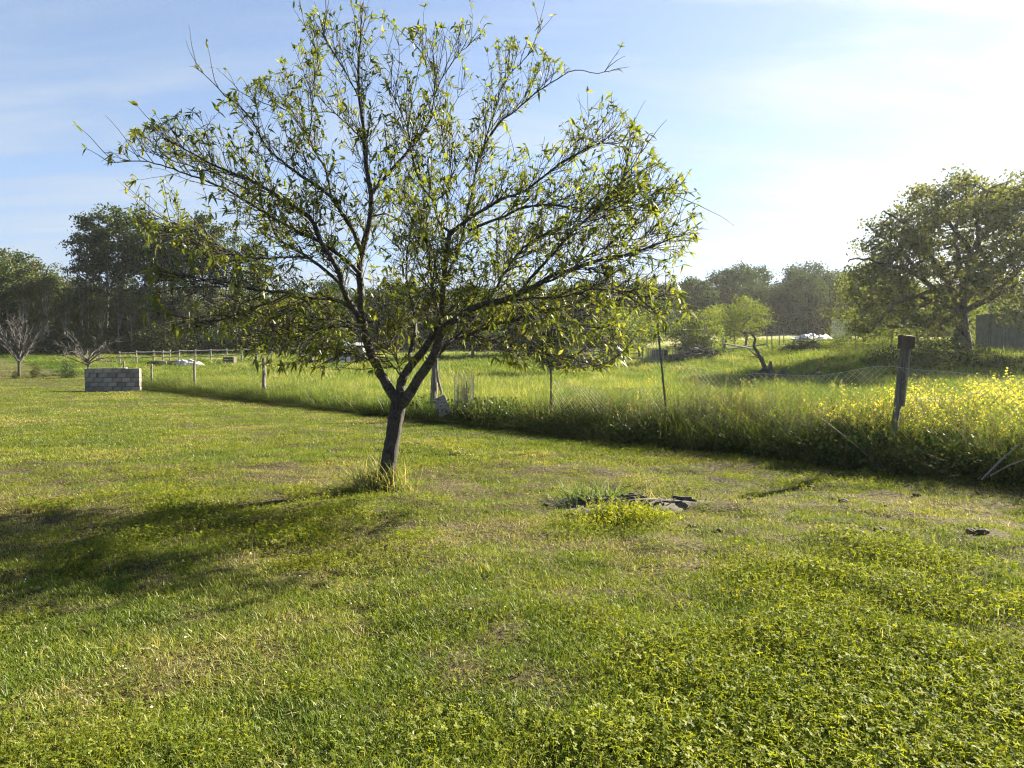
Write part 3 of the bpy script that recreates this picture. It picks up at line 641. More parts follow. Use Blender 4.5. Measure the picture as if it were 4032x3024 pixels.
def add_leaves(pts, dens, tipn):
    for i in range(1, len(pts)):
        if i / len(pts) < .35: continue
        for _ in range(rng.poisson(dens)):
            t = rng.uniform(); p = pts[i - 1] * (1 - t) + pts[i] * t; dd = pts[i] - pts[i - 1]; dd = dd / (np.linalg.norm(dd) + 1e-9)
            LB.append(p); LD.append(unit(dd * .5 + rsph(1)[0] * .9 + np.array((0, 0, .15)))); LL.append(rng.uniform(.03, .10))
    dd = pts[-1] - pts[-2]; dd = dd / (np.linalg.norm(dd) + 1e-9)
    for _ in range(tipn):
        LB.append(pts[-1]); LD.append(unit(dd * .7 + rsph(1)[0] * 1.0 + np.array((0, 0, -.15)))); LL.append(rng.uniform(.045, .125))
for pts2, d0, d1, r0, r1 in LIMBS:
    p = catmull(limb_pts(pts2, d0, d1), .07); k = len(p); jit = rng.normal(0, .004, p.shape); jit[0] = 0; jit[-1] = 0; p = p + jit
    rad = r0 + (r1 - r0) * np.linspace(0, 1, k) ** .75
    b = MB(); b.tube(p, rad * .9, 12 if r0 > .03 else 7, rough=.06); b.build('branch', M['bark'], root, smooth=True)
    seg = np.concatenate([[0], np.cumsum(np.linalg.norm(np.diff(p, axis=0), axis=1))]); tot = seg[-1]
    thin = 1.0
    s = tot * (.30 if r0 > .05 else .12)
    while s < tot:
        i = min(int(np.searchsorted(seg, s)), k - 1); tg = p[i] - p[i - 1]; tg = tg / (np.linalg.norm(tg) + 1e-9)
        q = rsph(1)[0]; q = q - tg * q.dot(tg); q = q / np.linalg.norm(q)
        outw = unit(p[i] - BASEC)
        high = float(ss(2.6, 4.6, p[i][2]))
        d = tg * .75 + q * .65 + outw * .3 + np.array((0, 0, .18 + .45 * high))
        ln = rng.uniform(.25, .85) * (.75 + .25 * (s / tot))
        sh = grow(p[i], d, ln, .005, rng.uniform(-.25, .4) + .4 * high, 7)
        if len(sh) > 3:
            tw.tube(sh, np.linspace(.0055, .0022, len(sh)), 4, cap=False)
            bare = rng.uniform() < .12 + .40 * float(ss(3.9, 5.2, p[i][2])) + (.35 if p[i][2] < 2.75 and abs(p[i][0] + 1.2) > 1.3 else 0)
            add_leaves(sh, .15 if bare else .55, 0 if bare and rng.uniform() < .6 else rng.integers(3, 7))
            for _ in range(rng.integers(4, 9)):
                j = rng.integers(2, len(sh)); dd = sh[j] - sh[j - 1]
                d2 = unit(dd) * .7 + rsph(1)[0] * .7 + np.array((0, 0, .15 + .2 * high))
                s2 = grow(sh[j], d2, rng.uniform(.10, .42), .003, rng.uniform(-.4, .35) + .3 * high, 5)
                if len(s2) > 2:
                    tw.tube(s2, np.linspace(.0034, .0017, len(s2)), 3, cap=False)
                    if rng.uniform() < (.3 if bare else .66): add_leaves(s2, .45, rng.integers(3, 6))
        s += rng.uniform(.04, .085) * (1 + .75 * high + (.35 if p[i][0] < -2.6 and p[i][2] > 3.3 else 0)) * (.66 if p[i][2] < 4.1 and abs(p[i][0] + .5) < 1.9 else .85) * (1.35 if p[i][2] < 2.75 and abs(p[i][0] + 1.2) > 1.3 else 1)
    # the limb's own tip, and bare whips standing out of the crown
    for _ in range(3 if p[-1][2] > 3.0 else 1):
        d = unit(p[-1] - p[-4]) + rng.normal(0, .35, 3) + np.array((0, 0, .7)); q = [p[-1 - int(rng.integers(0, 5))]]; d = unit(d); ln = rng.uniform(.25, .6)
        for _k in range(6): d = unit(d + rng.normal(0, .07, 3)); q.append(q[-1] + d * ln / 6)
        q = np.array(q); tw.tube(q, np.linspace(.005, .002, 7), 4, cap=False)
        if rng.uniform() < .55: add_leaves(q, .1, rng.integers(3, 6))
    add_leaves(p[-6:], .6, 5)
tag(tw.build('twigs', M['twig'], root), None, None, None, 'stuff')
LB = np.array(LB); LD = np.array(LD); LL = np.array(LL); n = len(LB)
side = unit(np.cross(LD, np.array((0, 0, 1.0)) + rsph(n) * .55)); bend = np.stack([rng.normal(0, .1, n), rng.normal(0, .1, n), -rng.uniform(.05, .55, n)], 1)
v, f, kk = strips(LB, LD, side, LL, LL * rng.uniform(.105, .165, n), bend, [.12, .8, 1, .75, .35, 0])
tag(obj('leaves', mesh_np('leaves', v, f, {'rnd': ('FLOAT', np.repeat(rng.uniform(0, 1, n), kk))}, M['peach_leaf']), root), None, None, None, 'stuff')
print('PEACH leaves', n, 'twig verts', tw.n)
# tall grass left uncut around the trunk
TB = tp[0]
n = 760; a = rng.uniform(0, 6.28, n); r = np.abs(rng.normal(.17, .10, n))
bs = np.stack([TB[0] + r * np.cos(a) * 1.25 - .05, TB[1] + r * np.sin(a), np.zeros(n)], 1); bs[:, 2] = terr(bs[:, 0], bs[:, 1])
lay = rng.uniform(size=n) < .35
d = unit(np.stack([rng.normal(0, .25, n) - lay * rng.uniform(.3, 1.4, n), rng.normal(0, .25, n) - lay * .25, np.ones(n)], 1))
sd = rsph(n); sd[:, 2] *= .2; sd = unit(sd)
bd = np.stack([rng.normal(-.12, .25, n), rng.normal(0, .25, n), -rng.uniform(0, .35, n)], 1)
v, f, kk = strips(bs, d, sd, rng.uniform(.14, .52, n), rng.uniform(.0025, .0055, n), bd, [.8, 1, .85, .5, 0])
M['tuft'] = leaf_mat('tuft_blade', [(0, (.07, .12, .02)), (.5, (.14, .17, .035)), (.8, (.28, .24, .10)), (1, (.42, .36, .2))], .45, .05, inst=False, spread=1.0)
tag(obj('grass_tuft', mesh_np('grass_tuft', v, f, {'rnd': ('FLOAT', np.repeat(rng.uniform(0, 1, n), kk))}, M['tuft'])), 'tall uncut grass ring around the peach tree trunk', None, None, 'stuff')

# ------------------------------------------------------------------ block wall
wx0, wx1 = -18.55, -16.15; wy = 33.0; wz = gz(-17.3, wy)
wall = thing('block_wall', 'low freestanding wall of grey concrete blocks at the far lawn edge', 'wall', ((wx0 + wx1) / 2, wy, wz))
wl = wx1 - wx0; bh = .2; ncol = 6
b = MB(); b.box((0, .0, .485), (wl - .04, .14, .95)); b.build('mortar_core', M['mortar'], wall)
blk = MB().box((0, 0, 0), (wl / ncol - .022, .195, bh - .022)).mesh('block', M['block'])
hlf = MB().box((0, 0, 0), (wl / ncol / 2 - .022, .195, bh - .022)).mesh('block_half', M['block'])
M['block2'] = solid('concrete_block_dark', [(0.25, (0.085, 0.078, 0.065)), (0.75, (0.18, 0.165, 0.14))], 4.0, .95, .5, dist=.01)
M['block3'] = solid('concrete_block_pale', [(0.25, (0.16, 0.148, 0.122)), (0.75, (0.33, 0.305, 0.26))], 4.0, .95, .5, dist=.01)
bv = []
for me0 in (blk, hlf):
    row_ = [me0]
    for mm in ('block2', 'block3'):
        m2 = me0.copy(); m2.materials[0] = M[mm]; row_.append(m2)
    bv.append(row_)
for row in range(5):
    xs = [(-wl / 2 + wl / ncol * (i + .5), 0) for i in range(ncol)] if row % 2 == 0 else \
         [(-wl / 2 + wl / ncol / 4, 1)] + [(-wl / 2 + wl / ncol * (i + 1), 0) for i in range(ncol - 1)] + [(wl / 2 - wl / ncol / 4, 1)]
    for xx, hf in xs:
        o = obj('block', bv[hf][rng.choice([0, 0, 1, 2])], wall, (xx, rng.normal(0, .012), bh * (row + .5) + rng.normal(0, .004)))
        o.rotation_euler = (0, 0, rng.normal(0, .008))
b = MB(); b.box((-.25, 0, 1.015), (1.7, .17, .02), None, .004); b.build('mortar_cap', M['white'], wall)

# ------------------------------------------------------------------ fence posts
def wood_post(px, d, top, r, label, lean=0.0, group=None):
    x = (px - 512) / F * d; z0 = gz(x, d)
    t = thing('fence_post', label, 'fence post', (x, d, z0), group)
    n = 10; zs = np.linspace(-.15, top - z0, n); p = np.stack([lean * zs + rng.normal(0, .006, n), rng.normal(0, .004, n), zs], 1)
    b = MB(); b.tube(p, r * np.linspace(1.08, .93, n), 9, rough=.09); b.build('shaft', M['post'], t, smooth=False)
    return t, p
wood_post(124, 38.9, 1.22, .05, 'small wooden fence post just showing above the block wall')
wood_post(151.6, 35.5, 1.14, .05, 'short wooden fence post just past the block wall')
wood_post(194.5, 31.3, 1.32, .055, 'grey wooden fence post second past the block wall')
wood_post(264, 26.2, 1.46, .068, 'thick grey fence post in the meadow edge, third past the block wall')
t, p = wood_post(433, 18.7, 1.53, .085, 'gnarled old fence post behind the peach trunk', 0.03)
# its leaning brace
x = (433 - 512) / F * 18.6
t = thing('brace_pole', 'split grey brace leaning on the gnarled old post', 'pole', (x, 18.55, gz(x, 18.5)))
b = MB(); b.tube([(.42, -.05, -.05), (.30, -.03, .35), (.14, 0, .95), (.10, .0, 1.25)], [.035, .04, .034, .028], 7, rough=.12); b.build('shaft', M['post'], t)
def steel_post(px0, px1, d, top, label):
    x = (px0 - 512) / F * d; x1 = (px1 - 512) / F * d; z0 = gz(x, d)
    t = thing('steel_post', label, 'fence post', (x, d, z0))
    h = top - z0; rt = Matrix.Rotation(math.atan2(x1 - x, h), 4, 'Y')
    b = MB(); b.box(rt @ Vector((0, 0, h / 2 - .1)), (.034, .006, h + .2), rt); b.box(rt @ Vector((0, .016, h / 2 - .1)), (.006, .03, h + .2), rt); b.build('shaft', M['metal'], t)
    for i in range(int(h / .12)):
        b = MB(); b.box(rt @ Vector((0, -.007, .2 + .12 * i)), (.012, .010, .018), rt); b.build('stud', M['metal'], t)
    return t
steel_post(551, 551, 15.6, 1.95, 'thin straight dark steel post under the peach branches')
steel_post(670, 657, 13.45, 2.14, 'tall leaning dark steel post in the weeds')
t, p = wood_post(892, 10.5, 1.70, .048, 'leaning weathered post with a brown block on top', 0.09)
b = MB(); b.box(p[-1] + np.array((.015, -.01, .06)), (.175, .14, .185), Matrix.Rotation(.07, 4, 'Y'), .006); b.build('cap_block', M['brownblock'], t)
b = MB(); q = p[-1]; b.box((q[0] + .020, -.03, q[2] - .35), (.022, .05, .95), Matrix.Rotation(.09, 4, 'Y'), .003); b.build('side_batten', M['rail'], t)

# chain link netting hung between the right-hand posts
net = thing('chain_link_fence', 'sagging chain link netting strung through the weeds to the right', 'fence', (0, 0, 0))
def fx(d_along): return d_along
posts_x = [0.80, 2.79, 5.30, 8.2]
for i in range(len(posts_x) - 1):
    xa, xb = posts_x[i], posts_x[i + 1]
    ya, yb = float(edge_y(xa)) + .80, float(edge_y(xb)) + .80
    Ln = math.hypot(xb - xa, yb - ya); b = MB(); cell = .105; H = 1.38 if i else 1.0; nd = int((Ln + H) / cell)
    def P3(s, h):
        t = s / Ln; sag = .16 * math.sin(math.pi * min(max(t, 0), 1)); xx = xa + (xb - xa) * t; yy = ya + (yb - ya) * t
        return (xx + .03 * math.sin(7 * h + 3 * s), yy + .04 * math.sin(5 * s), gz(xx, yy) + .06 + h * (1 - sag / H) + .02 * math.sin(4 * s))
    for j in range(nd):
        for sgn in (1, -1):
            s0 = j * cell if sgn > 0 else j * cell; a0 = []
            for h in np.linspace(0, H, 6):
                s = s0 - H + h if sgn > 0 else s0 - h
                if 0 <= s <= Ln: a0.append(P3(s, h))
            if len(a0) > 1: b.tube(np.array(a0) + rng.normal(0, .004, (len(a0), 3)), .0034, 3, cap=False)
    b.tube([P3(s, H) for s in np.linspace(0, Ln, 12)], .003, 4, cap=False)
    b.build('wire_panel', M['wire'], net)

# rolled netting cage and leaning panel by the gnarled post
cx_, cd = (464 - 512) / F * 17.6, 17.6
t = thing('wire_cage', 'grey roll of wire netting full of dry stems beside the fence', 'wire roll', (cx_, cd, gz(cx_, cd)))
b = MB(); rr = .225; hh = 1.12
for i in range(52):
    a = 2 * math.pi * i / 52; b.tube([(rr * math.cos(a), rr * math.sin(a), 0), (rr * 1.02 * math.cos(a + .03), rr * 1.02 * math.sin(a + .03), hh / 2), (rr * math.cos(a), rr * math.sin(a), hh)], .0022, 3, cap=False)
for k in range(34):
    z = .02 + k * hh / 34; b.tube([(rr * math.cos(a), rr * math.sin(a), z) for a in np.linspace(0, 2 * math.pi, 17)], .0022, 3, cap=False)
b.build('netting', M['rust_wire'], t)
b = MB()
for i in range(70):
    a = rng.uniform(0, 6.28); r = rng.uniform(0, .2); b.tube([(r * math.cos(a), r * math.sin(a), 0), (r * math.cos(a + .3) + rng.normal(0, .03), r * math.sin(a) + rng.normal(0, .03), rng.uniform(.4, 1.0))], .004, 3, cap=False)
tag(b.build('dry_stems', M['dead_bark'], t), None, None, None, 'stuff')
x = (447 - 512) / F * 17.9
t = thing('leaning_panel', 'small pale board leaning between the gnarled post and wire roll', 'board', (x, 17.5, gz(x, 17.5)))
b = MB(); rt = Matrix.Rotation(-.45, 4, 'Y') @ Matrix.Rotation(-.35, 4, 'X'); b.box((-.08, 0, .42), (.30, .02, .46), rt); b.build('board', M['board'], t)

# canes lying in the weeds
def cane(p0, p1, r, label, d0, d1):
    a = at(p0[0] / 3.9375, p0[1] / 3.9375, d0); c = at(p1[0] / 3.9375, p1[1] / 3.9375, d1); m = (a + c) / 2 + np.array((0, 0, .02))
    t = thing('dry_cane', label, 'cane', tuple(c), 'dry canes in the fence weeds')
    b = MB(); b.tube([a - c, m - c, (0, 0, 0)], [r * .6, r, r], 6); b.build('stem', M['rail'], t)
cane((3230, 1645), (3468, 1838), .011, 'long pale cane slanting through weeds beside the block-topped post', 10.75, 10.3)
cane((4030, 1735), (3865, 1888), .011, 'thick dry cane slanting up to the right edge', 9.0, 8.95)
cane((4060, 1800), (3900, 1872), .007, 'thin dry cane below the thick one at the right edge', 8.95, 8.9)
cane((3775, 1790), (3806, 1850), .007, 'short upright dry cane between block-topped post and right edge', 9.6, 9.55)

# ------------------------------------------------------------------ burnt patch in the lawn
pz = gz(*PIT)
nr, na_ = 9, 40; vv = []; 
for i in range(nr):
    for j in range(na_):
        a = 2 * math.pi * j / na_; r = (i / (nr - 1)) * (1 + .22 * math.sin(3 * a + 1) + .12 * math.sin(7 * a)); xx = PIT[0] + r * .82 * math.cos(a); yy = PIT[1] + r * .46 * math.sin(a)
        vv.append((xx, yy, gz(xx, yy) + .006 + .035 * (1 - (i / (nr - 1)) ** 2) * (0.4 + rng.uniform()) - (.02 if i == nr - 1 else 0)))
ff = [(i * na_ + j, i * na_ + (j + 1) % na_, (i + 1) * na_ + (j + 1) % na_, (i + 1) * na_ + j) for i in range(nr - 1) for j in range(na_)]
tag(obj('ash_bed', mesh_np('ash_bed', vv, ff, None, M['ash'])), 'dark burnt patch of ash and soil in the lawn', None, None, 'structure')
for i in range(34):
    a = rng.uniform(0, 6.28); r = math.sqrt(rng.uniform(0, .8)); xx = PIT[0] + .15 + r * .62 * math.cos(a); yy = PIT[1] + r * .34 * math.sin(a)
    ln = rng.uniform(.08, .26); an = rng.normal(0, .6); th = rng.uniform(.008, .022)
    b = MB(); dx, dy = math.cos(an) * ln / 2, math.sin(an) * ln / 2
    b.tube([(-dx, -dy, rng.uniform(0, .02)), (0, 0, rng.uniform(0, .015)), (dx, dy, rng.uniform(0, .03))], [th, th * 1.1, th * .7], 6, rough=.2)
    o = b.build('charred_stick', M['char'], None, (xx, yy, gz(xx, yy) + .045)); tag(o, 'charred stick lying in the burnt patch on the lawn', 'stick', 'charred sticks in the burnt patch')
# long grass standing at the back of it, and rank clover in front
def tuft(name, label, cx, cy, sxx, syy, n, h0, h1, w0, w1, lean, material, kind='stuff'):
    bs = np.stack([rng.normal(cx, sxx, n), rng.normal(cy, syy, n), np.zeros(n)], 1); bs[:, 2] = terr(bs[:, 0], bs[:, 1])
    d = unit(np.stack([rng.normal(0, lean, n) + (bs[:, 0] - cx) / sxx * .25, rng.normal(0, lean, n), np.ones(n)], 1)); sd = rsph(n); sd[:, 2] *= .2; sd = unit(sd)
    bd = np.concatenate([d[:, :2] * .5, -rng.uniform(.05, .45, n)[:, None]], 1)
    v, f, kk = strips(bs, d, sd, rng.uniform(h0, h1, n), rng.uniform(w0, w1, n), bd, [.8, 1, .85, .5, 0])
    return tag(obj(name, mesh_np(name, v, f, {'rnd': ('FLOAT', np.repeat(rng.uniform(0, 1, n), kk))}, material)), label, None, None, kind)
M['iris'] = leaf_mat('broad_grass_blade', [(0, (.07, .12, .035)), (1, (.14, .19, .06))], .4, .08, inst=False, spread=1.0)
tuft('broad_grass_tuft', 'tuft of broad arching grass at the burnt patch', PIT[0] - .28, PIT[1] + .18, .17, .08, 190, .16, .40, .004, .008, .55, M['iris'])
tuft('dry_grass_tuft', 'pale dry grass around the back of the burnt patch', PIT[0] + .25, PIT[1] + .25, .5, .13, 420, .07, .20, .002, .0035, .6, M['tuft'])
n = 60; x = rng.normal(PIT[0] - .08, .22, n); y = rng.normal(PIT[1] - .62, .17, n); s = rng.uniform(1.0, 1.6, n)
scatter('rank_clover', 'taller bright clover growing in front of the burnt patch', np.stack([x, y, terr(x, y)], 1), np.stack([rng.normal(0, .15, n), rng.normal(0, .15, n), rng.uniform(0, 6.28, n)], 1),
        np.stack([s, s, s * 1.5], 1), np.clip(.75 + rng.normal(0, .15, n), 0, 1), rng.integers(0, 6, n), clover_protos)
# weeds with broad blades in the near right lawn
for (px, py, nn) in ((3720, 2330, 40), (3900, 2620, 46), (3050, 2900, 30), (3420, 2560, 30), (520, 2580, 26), (900, 2560, 22)):
    dd = 1.6 * F / (py / 3.9375 - 354); xx = (px / 3.9375 - 512) / F * dd
    tuft('lawn_weed', 'broad bladed weeds dotted through the near lawn', xx, dd, .09, .06, nn, .05, .15, .003, .006, .9, M['tuft'])
# soil clods
for (px, py, s) in ((3478, 2095, .06), (3550, 2110, .04), (3840, 2122, .05), (3885, 2128, .06), (3290, 1975, .05), (3490, 2005, .05), (3330, 1990, .06), (2960, 1985, .05), (2730, 2075, .045), (2840, 2100, .035), (2255, 2040, .05), (2150, 1990, .04), (3760, 2180, .05), (3620, 1960, .045), (3200, 1925, .05)):
    dd = 1.6 * F / (py / 3.9375 - 354); xx = (px / 3.9375 - 512) / F * dd
    me = bpy.data.meshes.new('soil_clod'); import bmesh
    bm = bmesh.new(); bmesh.ops.create_icosphere(bm, subdivisions=3, radius=1)
    sd = rng.uniform(0, 50)
    for v_ in bm.verts:
        c = v_.co; k_ = .65 + .8 * float(fbm(c.x * 1.7 + sd + c.z * 2, c.y * 1.7 + c.z, 5, 3)); v_.co = Vector((c.x * k_ * s * .9, c.y * k_ * s * .7, c.z * k_ * s * .5))
    bm.to_mesh(me); bm.free(); me.materials.append(M['soil'])
    o = obj('soil_clod', me, None, (xx, dd, gz(xx, dd) + .01)); o.rotation_euler = (0, 0, rng.uniform(0, 6)); tag(o, 'dark soil clod turned up on the lawn', 'clod', 'soil clods on the lawn')

# ------------------------------------------------------------------ dead wood in the meadow
dx = sx(3005, 35); t = thing('dead_limb', 'black curved dead limb rising from the meadow grass', 'dead branch', (dx, 35, gz(dx, 35)))
z0 = gz(dx, 35)
def rel(px, py, d=35): q = at(px / 3.9375, py / 3.9375, d); return (q[0] - dx, q[1] - 35, q[2] - z0)
b = MB(); b.tube(catmull(np.array([rel(3020, 1475), rel(3005, 1430), rel(2985, 1390), rel(2968, 1362), rel(2974, 1335), rel(2956, 1312)]), .1), np.linspace(.13, .035, len(catmull(np.array([rel(3020, 1475), rel(3005, 1430), rel(2985, 1390), rel(2968, 1362), rel(2974, 1335), rel(2956, 1312)]), .1))), 8, rough=.12); b.build('main_stem', M['black_bark'], t)
b = MB(); b.tube([rel(2990, 1408), rel(2965, 1390, 34.8), rel(2940, 1370, 34.6)], [.035, .025, .012], 6); b.build('side_branch', M['black_bark'], t)
b = MB(); b.tube([rel(2992, 1412), rel(2975, 1405, 34.7), rel(2952, 1404, 34.5)], [.03, .02, .01], 6); b.build('side_branch', M['black_bark'], t)
def stump(px, py, d, h, r, label, lean=.1, cat='stump'):
    x = sx(px, d); z0 = gz(x, d); t = thing('dead_stump', label, cat, (x, d, z0)); n = 6
    p = np.stack([np.linspace(0, lean, n), rng.normal(0, .02, n), np.linspace(-.1, h, n)], 1)
    b = MB(); b.tube(p, r * np.array([1.5, 1.15, 1, .9, .7, .35]), 9, rough=.22); b.build('stub', M['black_bark'], t)
    b = MB(); b.tube([(r, 0, .1), (r * 2.2, -.05, .35), (r * 2.8, -.05, .5)], [r * .6, r * .4, r * .2], 7, rough=.2); b.build('root_spur', M['black_bark'], t)
stump(3032, 1430, 34.8, 1.05, .13, 'pointed black stump just right of the curved dead limb', .02)
def log(px, d, h, ln, r, label, az):
    x = sx(px, d); t = thing('dead_log', label, 'log', (x, d, gz(x, d))); n = 7; s = np.linspace(-ln / 2, ln / 2, n)
    b = MB(); b.tube(np.stack([s * math.cos(az), s * math.sin(az), h + rng.normal(0, .04, n)], 1), r * (1 + rng.normal(0, .12, n)), 8, rough=.2); b.build('trunk_piece', M['black_bark'], t)
    b = MB(); b.tube([(0, 0, h), (.2, -.1, h + .3), (.35, -.1, h + .42)], [r * .6, r * .4, .02], 6, rough=.2); b.build('branch_stub', M['black_bark'], t)
log(2985, 34.3, .42, .9, .17, 'fat black log lying at the foot of the curved dead limb', .3)
log(3066, 34.3, .38, .7, .15, 'black log right of the pointed stump', -.3)
log(3205, 33.0, .45, .9, .10, 'short dead log alone in the meadow near the netting', .5)
# straw coloured dirt heap at the right edge
def heap(name, label, cat, px, d, rx, ry, h, material, seed, bumps=.35):
    x = sx(px, d); z0 = gz(x, d); n1, n2 = 16, 30; vv = []
    for i in range(n1):
        for j in range(n2):
            a = 2 * math.pi * j / n2; r = i / (n1 - 1); rr = r * (1 + .25 * math.sin(2 * a + seed) + .15 * math.sin(5 * a + seed * 2))
            hh = h * max(0, (1 - r * r)) * (1 + bumps * 2 * (float(fbm(math.cos(a) * r * 4 + seed, math.sin(a) * r * 4, seed, 3)) - .5)) - .1 * (i == n1 - 1)
            xx, yy = rx * rr * math.cos(a), ry * rr * math.sin(a); vv.append((xx, yy, hh + gz(x + xx, d + yy) - z0))
    ff = [(i * n2 + j, i * n2 + (j + 1) % n2, (i + 1) * n2 + (j + 1) % n2, (i + 1) * n2 + j) for i in range(n1 - 1) for j in range(n2)]
    return tag(obj(name, mesh_np(name, vv, ff, None, material, True), None, (x, d, z0)), label, cat)
heap('straw_heap', 'low straw brown heap beyond the mustard at the right edge', 'heap', 4000, 19.5, 2.8, 1.7, .5, M['straw'], 3, 1.0)
heap('tarp_heap', 'crumpled white tarp heap in the far field', 'tarp', 3195, 74, 3.4, 1.5, .62, M['tarp'], 5, 1.2)
heap('rubble_heap', 'low pile of white rubble before the sandy track', 'rubble', 733, 55, 1.2, .8, .42, M['white'], 8, .8)

# ------------------------------------------------------------------ trees of the background
def leaf_mesh(name, ctr, size, material, aspect=.6, up=0.0):
    v, f = quads(ctr, size, aspect, up)
    return mesh_np(name, v, f, {'rnd': ('FLOAT', np.repeat(np.clip(rng.normal(.5, .22, len(ctr)), 0, 1), 4))}, material)
def crown_clusters(h, prof, n, squash=.75):
    """cluster centres inside a crown: prof(t) gives the radius at height fraction t"""
    c = []
    while len(c) < n:
        t = rng.uniform(); r = prof(t)
        if rng.uniform(0, 1) > r / 1.0 and r < 1: pass
        a = rng.uniform(0, 6.28); q = r * math.sqrt(rng.uniform(.12, 1)); c.append((q * math.cos(a), q * math.sin(a), t * h))
    return np.array(c)
def make_tree(h, prof, ncl, per, ls, crad, lm, bm_, tr, fork, seed, limbs=10):
    """trunk mesh with limbs, and a crown of leaf clumps"""
    b = MB(); n = 10; bend = rng.normal(0, .02 * h, (3, 2)); zs = np.linspace(-.3, h * .93, n)
    sp = np.stack([np.interp(zs, [0, h * .3, h * .65, h], [0, *bend[:, 0]]), np.interp(zs, [0, h * .3, h * .65, h], [0, *bend[:, 1]]), zs], 1)
    b.tube(sp, tr * np.linspace(1.15, .12, n), 8, rough=.06)
    cc = crown_clusters(h, prof, ncl); cc[:, 0] += np.interp(cc[:, 2], zs, sp[:, 0]); cc[:, 1] += np.interp(cc[:, 2], zs, sp[:, 1])
    for i in rng.choice(len(cc), min(len(cc), limbs), replace=False):
        e = cc[i]; z = max(fork * h, e[2] - rng.uniform(.12, .3) * h); s = np.array((np.interp(z, zs, sp[:, 0]), np.interp(z, zs, sp[:, 1]), z))
        mid = (s + e) / 2 + np.array((0, 0, -.04 * h + rng.normal(0, .02 * h))); r = tr * .38 * (1 - z / h * .6)
        b.tube(catmull(np.array([s, mid, e]), .6), np.linspace(r, r * .2, len(catmull(np.array([s, mid, e]), .6))), 5, cap=False)
    ctr = np.repeat(cc, per, 0) + rng.normal(0, 1, (ncl * per, 3)) * np.array((crad, crad, crad * .62))
    return b.mesh('trunk', bm_, True), leaf_mesh('crown', ctr, rng.uniform(.6, 1.25, len(ctr)) * ls, lm)
def p_slim(R0): return lambda t: R0 * (0.0 if t < .18 else (.32 + 1.4 * (t - .18)) if t < .5 else max(.12, .79 * (1 - ((t - .5) / .52) ** 2) + .05))
def p_top(R0): return lambda t: R0 * (0.0 if t < .40 else max(.1, math.sin(math.pi * min(1, (t - .38) / .66)) ** .7))
def p_round(R0): return lambda t: R0 * (0.02 if t < .16 else max(.1, math.sin(math.pi * min(1, (t - .10) / .95)) ** .6))
def p_shrub(R0): return lambda t: R0 * max(.15, math.sqrt(max(0, 1 - t * t)))
def fix(fn):   # resample heights where the radius is zero
    def g(t): return fn(t)
    return g
def crown_clusters(h, prof, n, squash=.75):
    ts = np.linspace(0, 1, 60); w_ = np.array([prof(t) for t in ts]); w_ = np.where(w_ < .05, 0, w_) ** 1.3; w_ = w_ / w_.sum()
    t = rng.choice(ts, n, p=w_) + rng.uniform(-.008, .008, n); a = rng.uniform(0, 6.28, n); r = np.array([prof(min(1, max(0, q))) for q in t]) * np.sqrt(rng.uniform(.08, 1.05, n))
    r = r * (.75 + .5 * fbm(a * 1.2, t * 7, int(rng.integers(1000)), 2))
    return np.stack([r * np.cos(a), r * np.sin(a), t * h], 1)
PROTO = {
    'slim': [make_tree(14, p_slim(2.3), 74, 46, .32, .40, M['leaf_dark' if i == 3 else 'leaf_olive'], M['wood_bark'], .16, .2, i, 14) for i in range(4)],
    'tall': [make_tree(18, p_top(2.8), 80, 60, .38, .48, M['leaf_dark'], M['wood_bark'], .21, .35, i, 22) for i in range(3)],
    'pole': [make_tree(14, p_top(1.5), 44, 40, .28, .34, M['leaf_olive'], M['pale_bark'], .15, .3, i, 16) for i in range(3)],
    'round': [make_tree(12, p_round(4.0), 150, 66, .42, .56, M['leaf_dark'], M['wood_bark'], .25, .22, i, 16) for i in range(4)],
    'fruit': [make_tree(4.0, p_round(1.5), 85, 34, .15, .24, M['leaf_fresh'], M['wood_bark'], .09, .25, i, 16) for i in range(3)],
    'shrub': [make_tree(2.4, p_shrub(1.5), 70, 34, .17, .30, M['leaf_dark' if i % 2 else 'leaf_olive'], M['wood_bark'], .05, .1, i, 10) for i in range(4)],
    'fresh': [make_tree(7.5, p_shrub(3.4), 170, 42, .22, .48, M['leaf_fresh'], M['wood_bark'], .14, .12, i, 14) for i in range(2)],
}
def place(name, kind, i, x, y, h, label, cat='tree', group=None, wide=1.0):
    tm, cm = PROTO[kind][i % len(PROTO[kind])]
    base = {'pole': 14, 'slim': 14, 'tall': 18, 'round': 12, 'fruit': 4.0, 'shrub': 2.4, 'fresh': 7.5}[kind]; s = h / base
    t = thing(name, label, cat, (x, y, gz(x, y) - .05), group, rng.uniform(0, 6.28)); t.scale = (s * wide, s * wide, s)
    obj('trunk', tm, t); tag(obj('crown', cm, t), None, None, None, 'stuff'); return t
def skyline(px, prof): return float(np.interp(px, [a for a, _ in prof], [c for _, c in prof]))

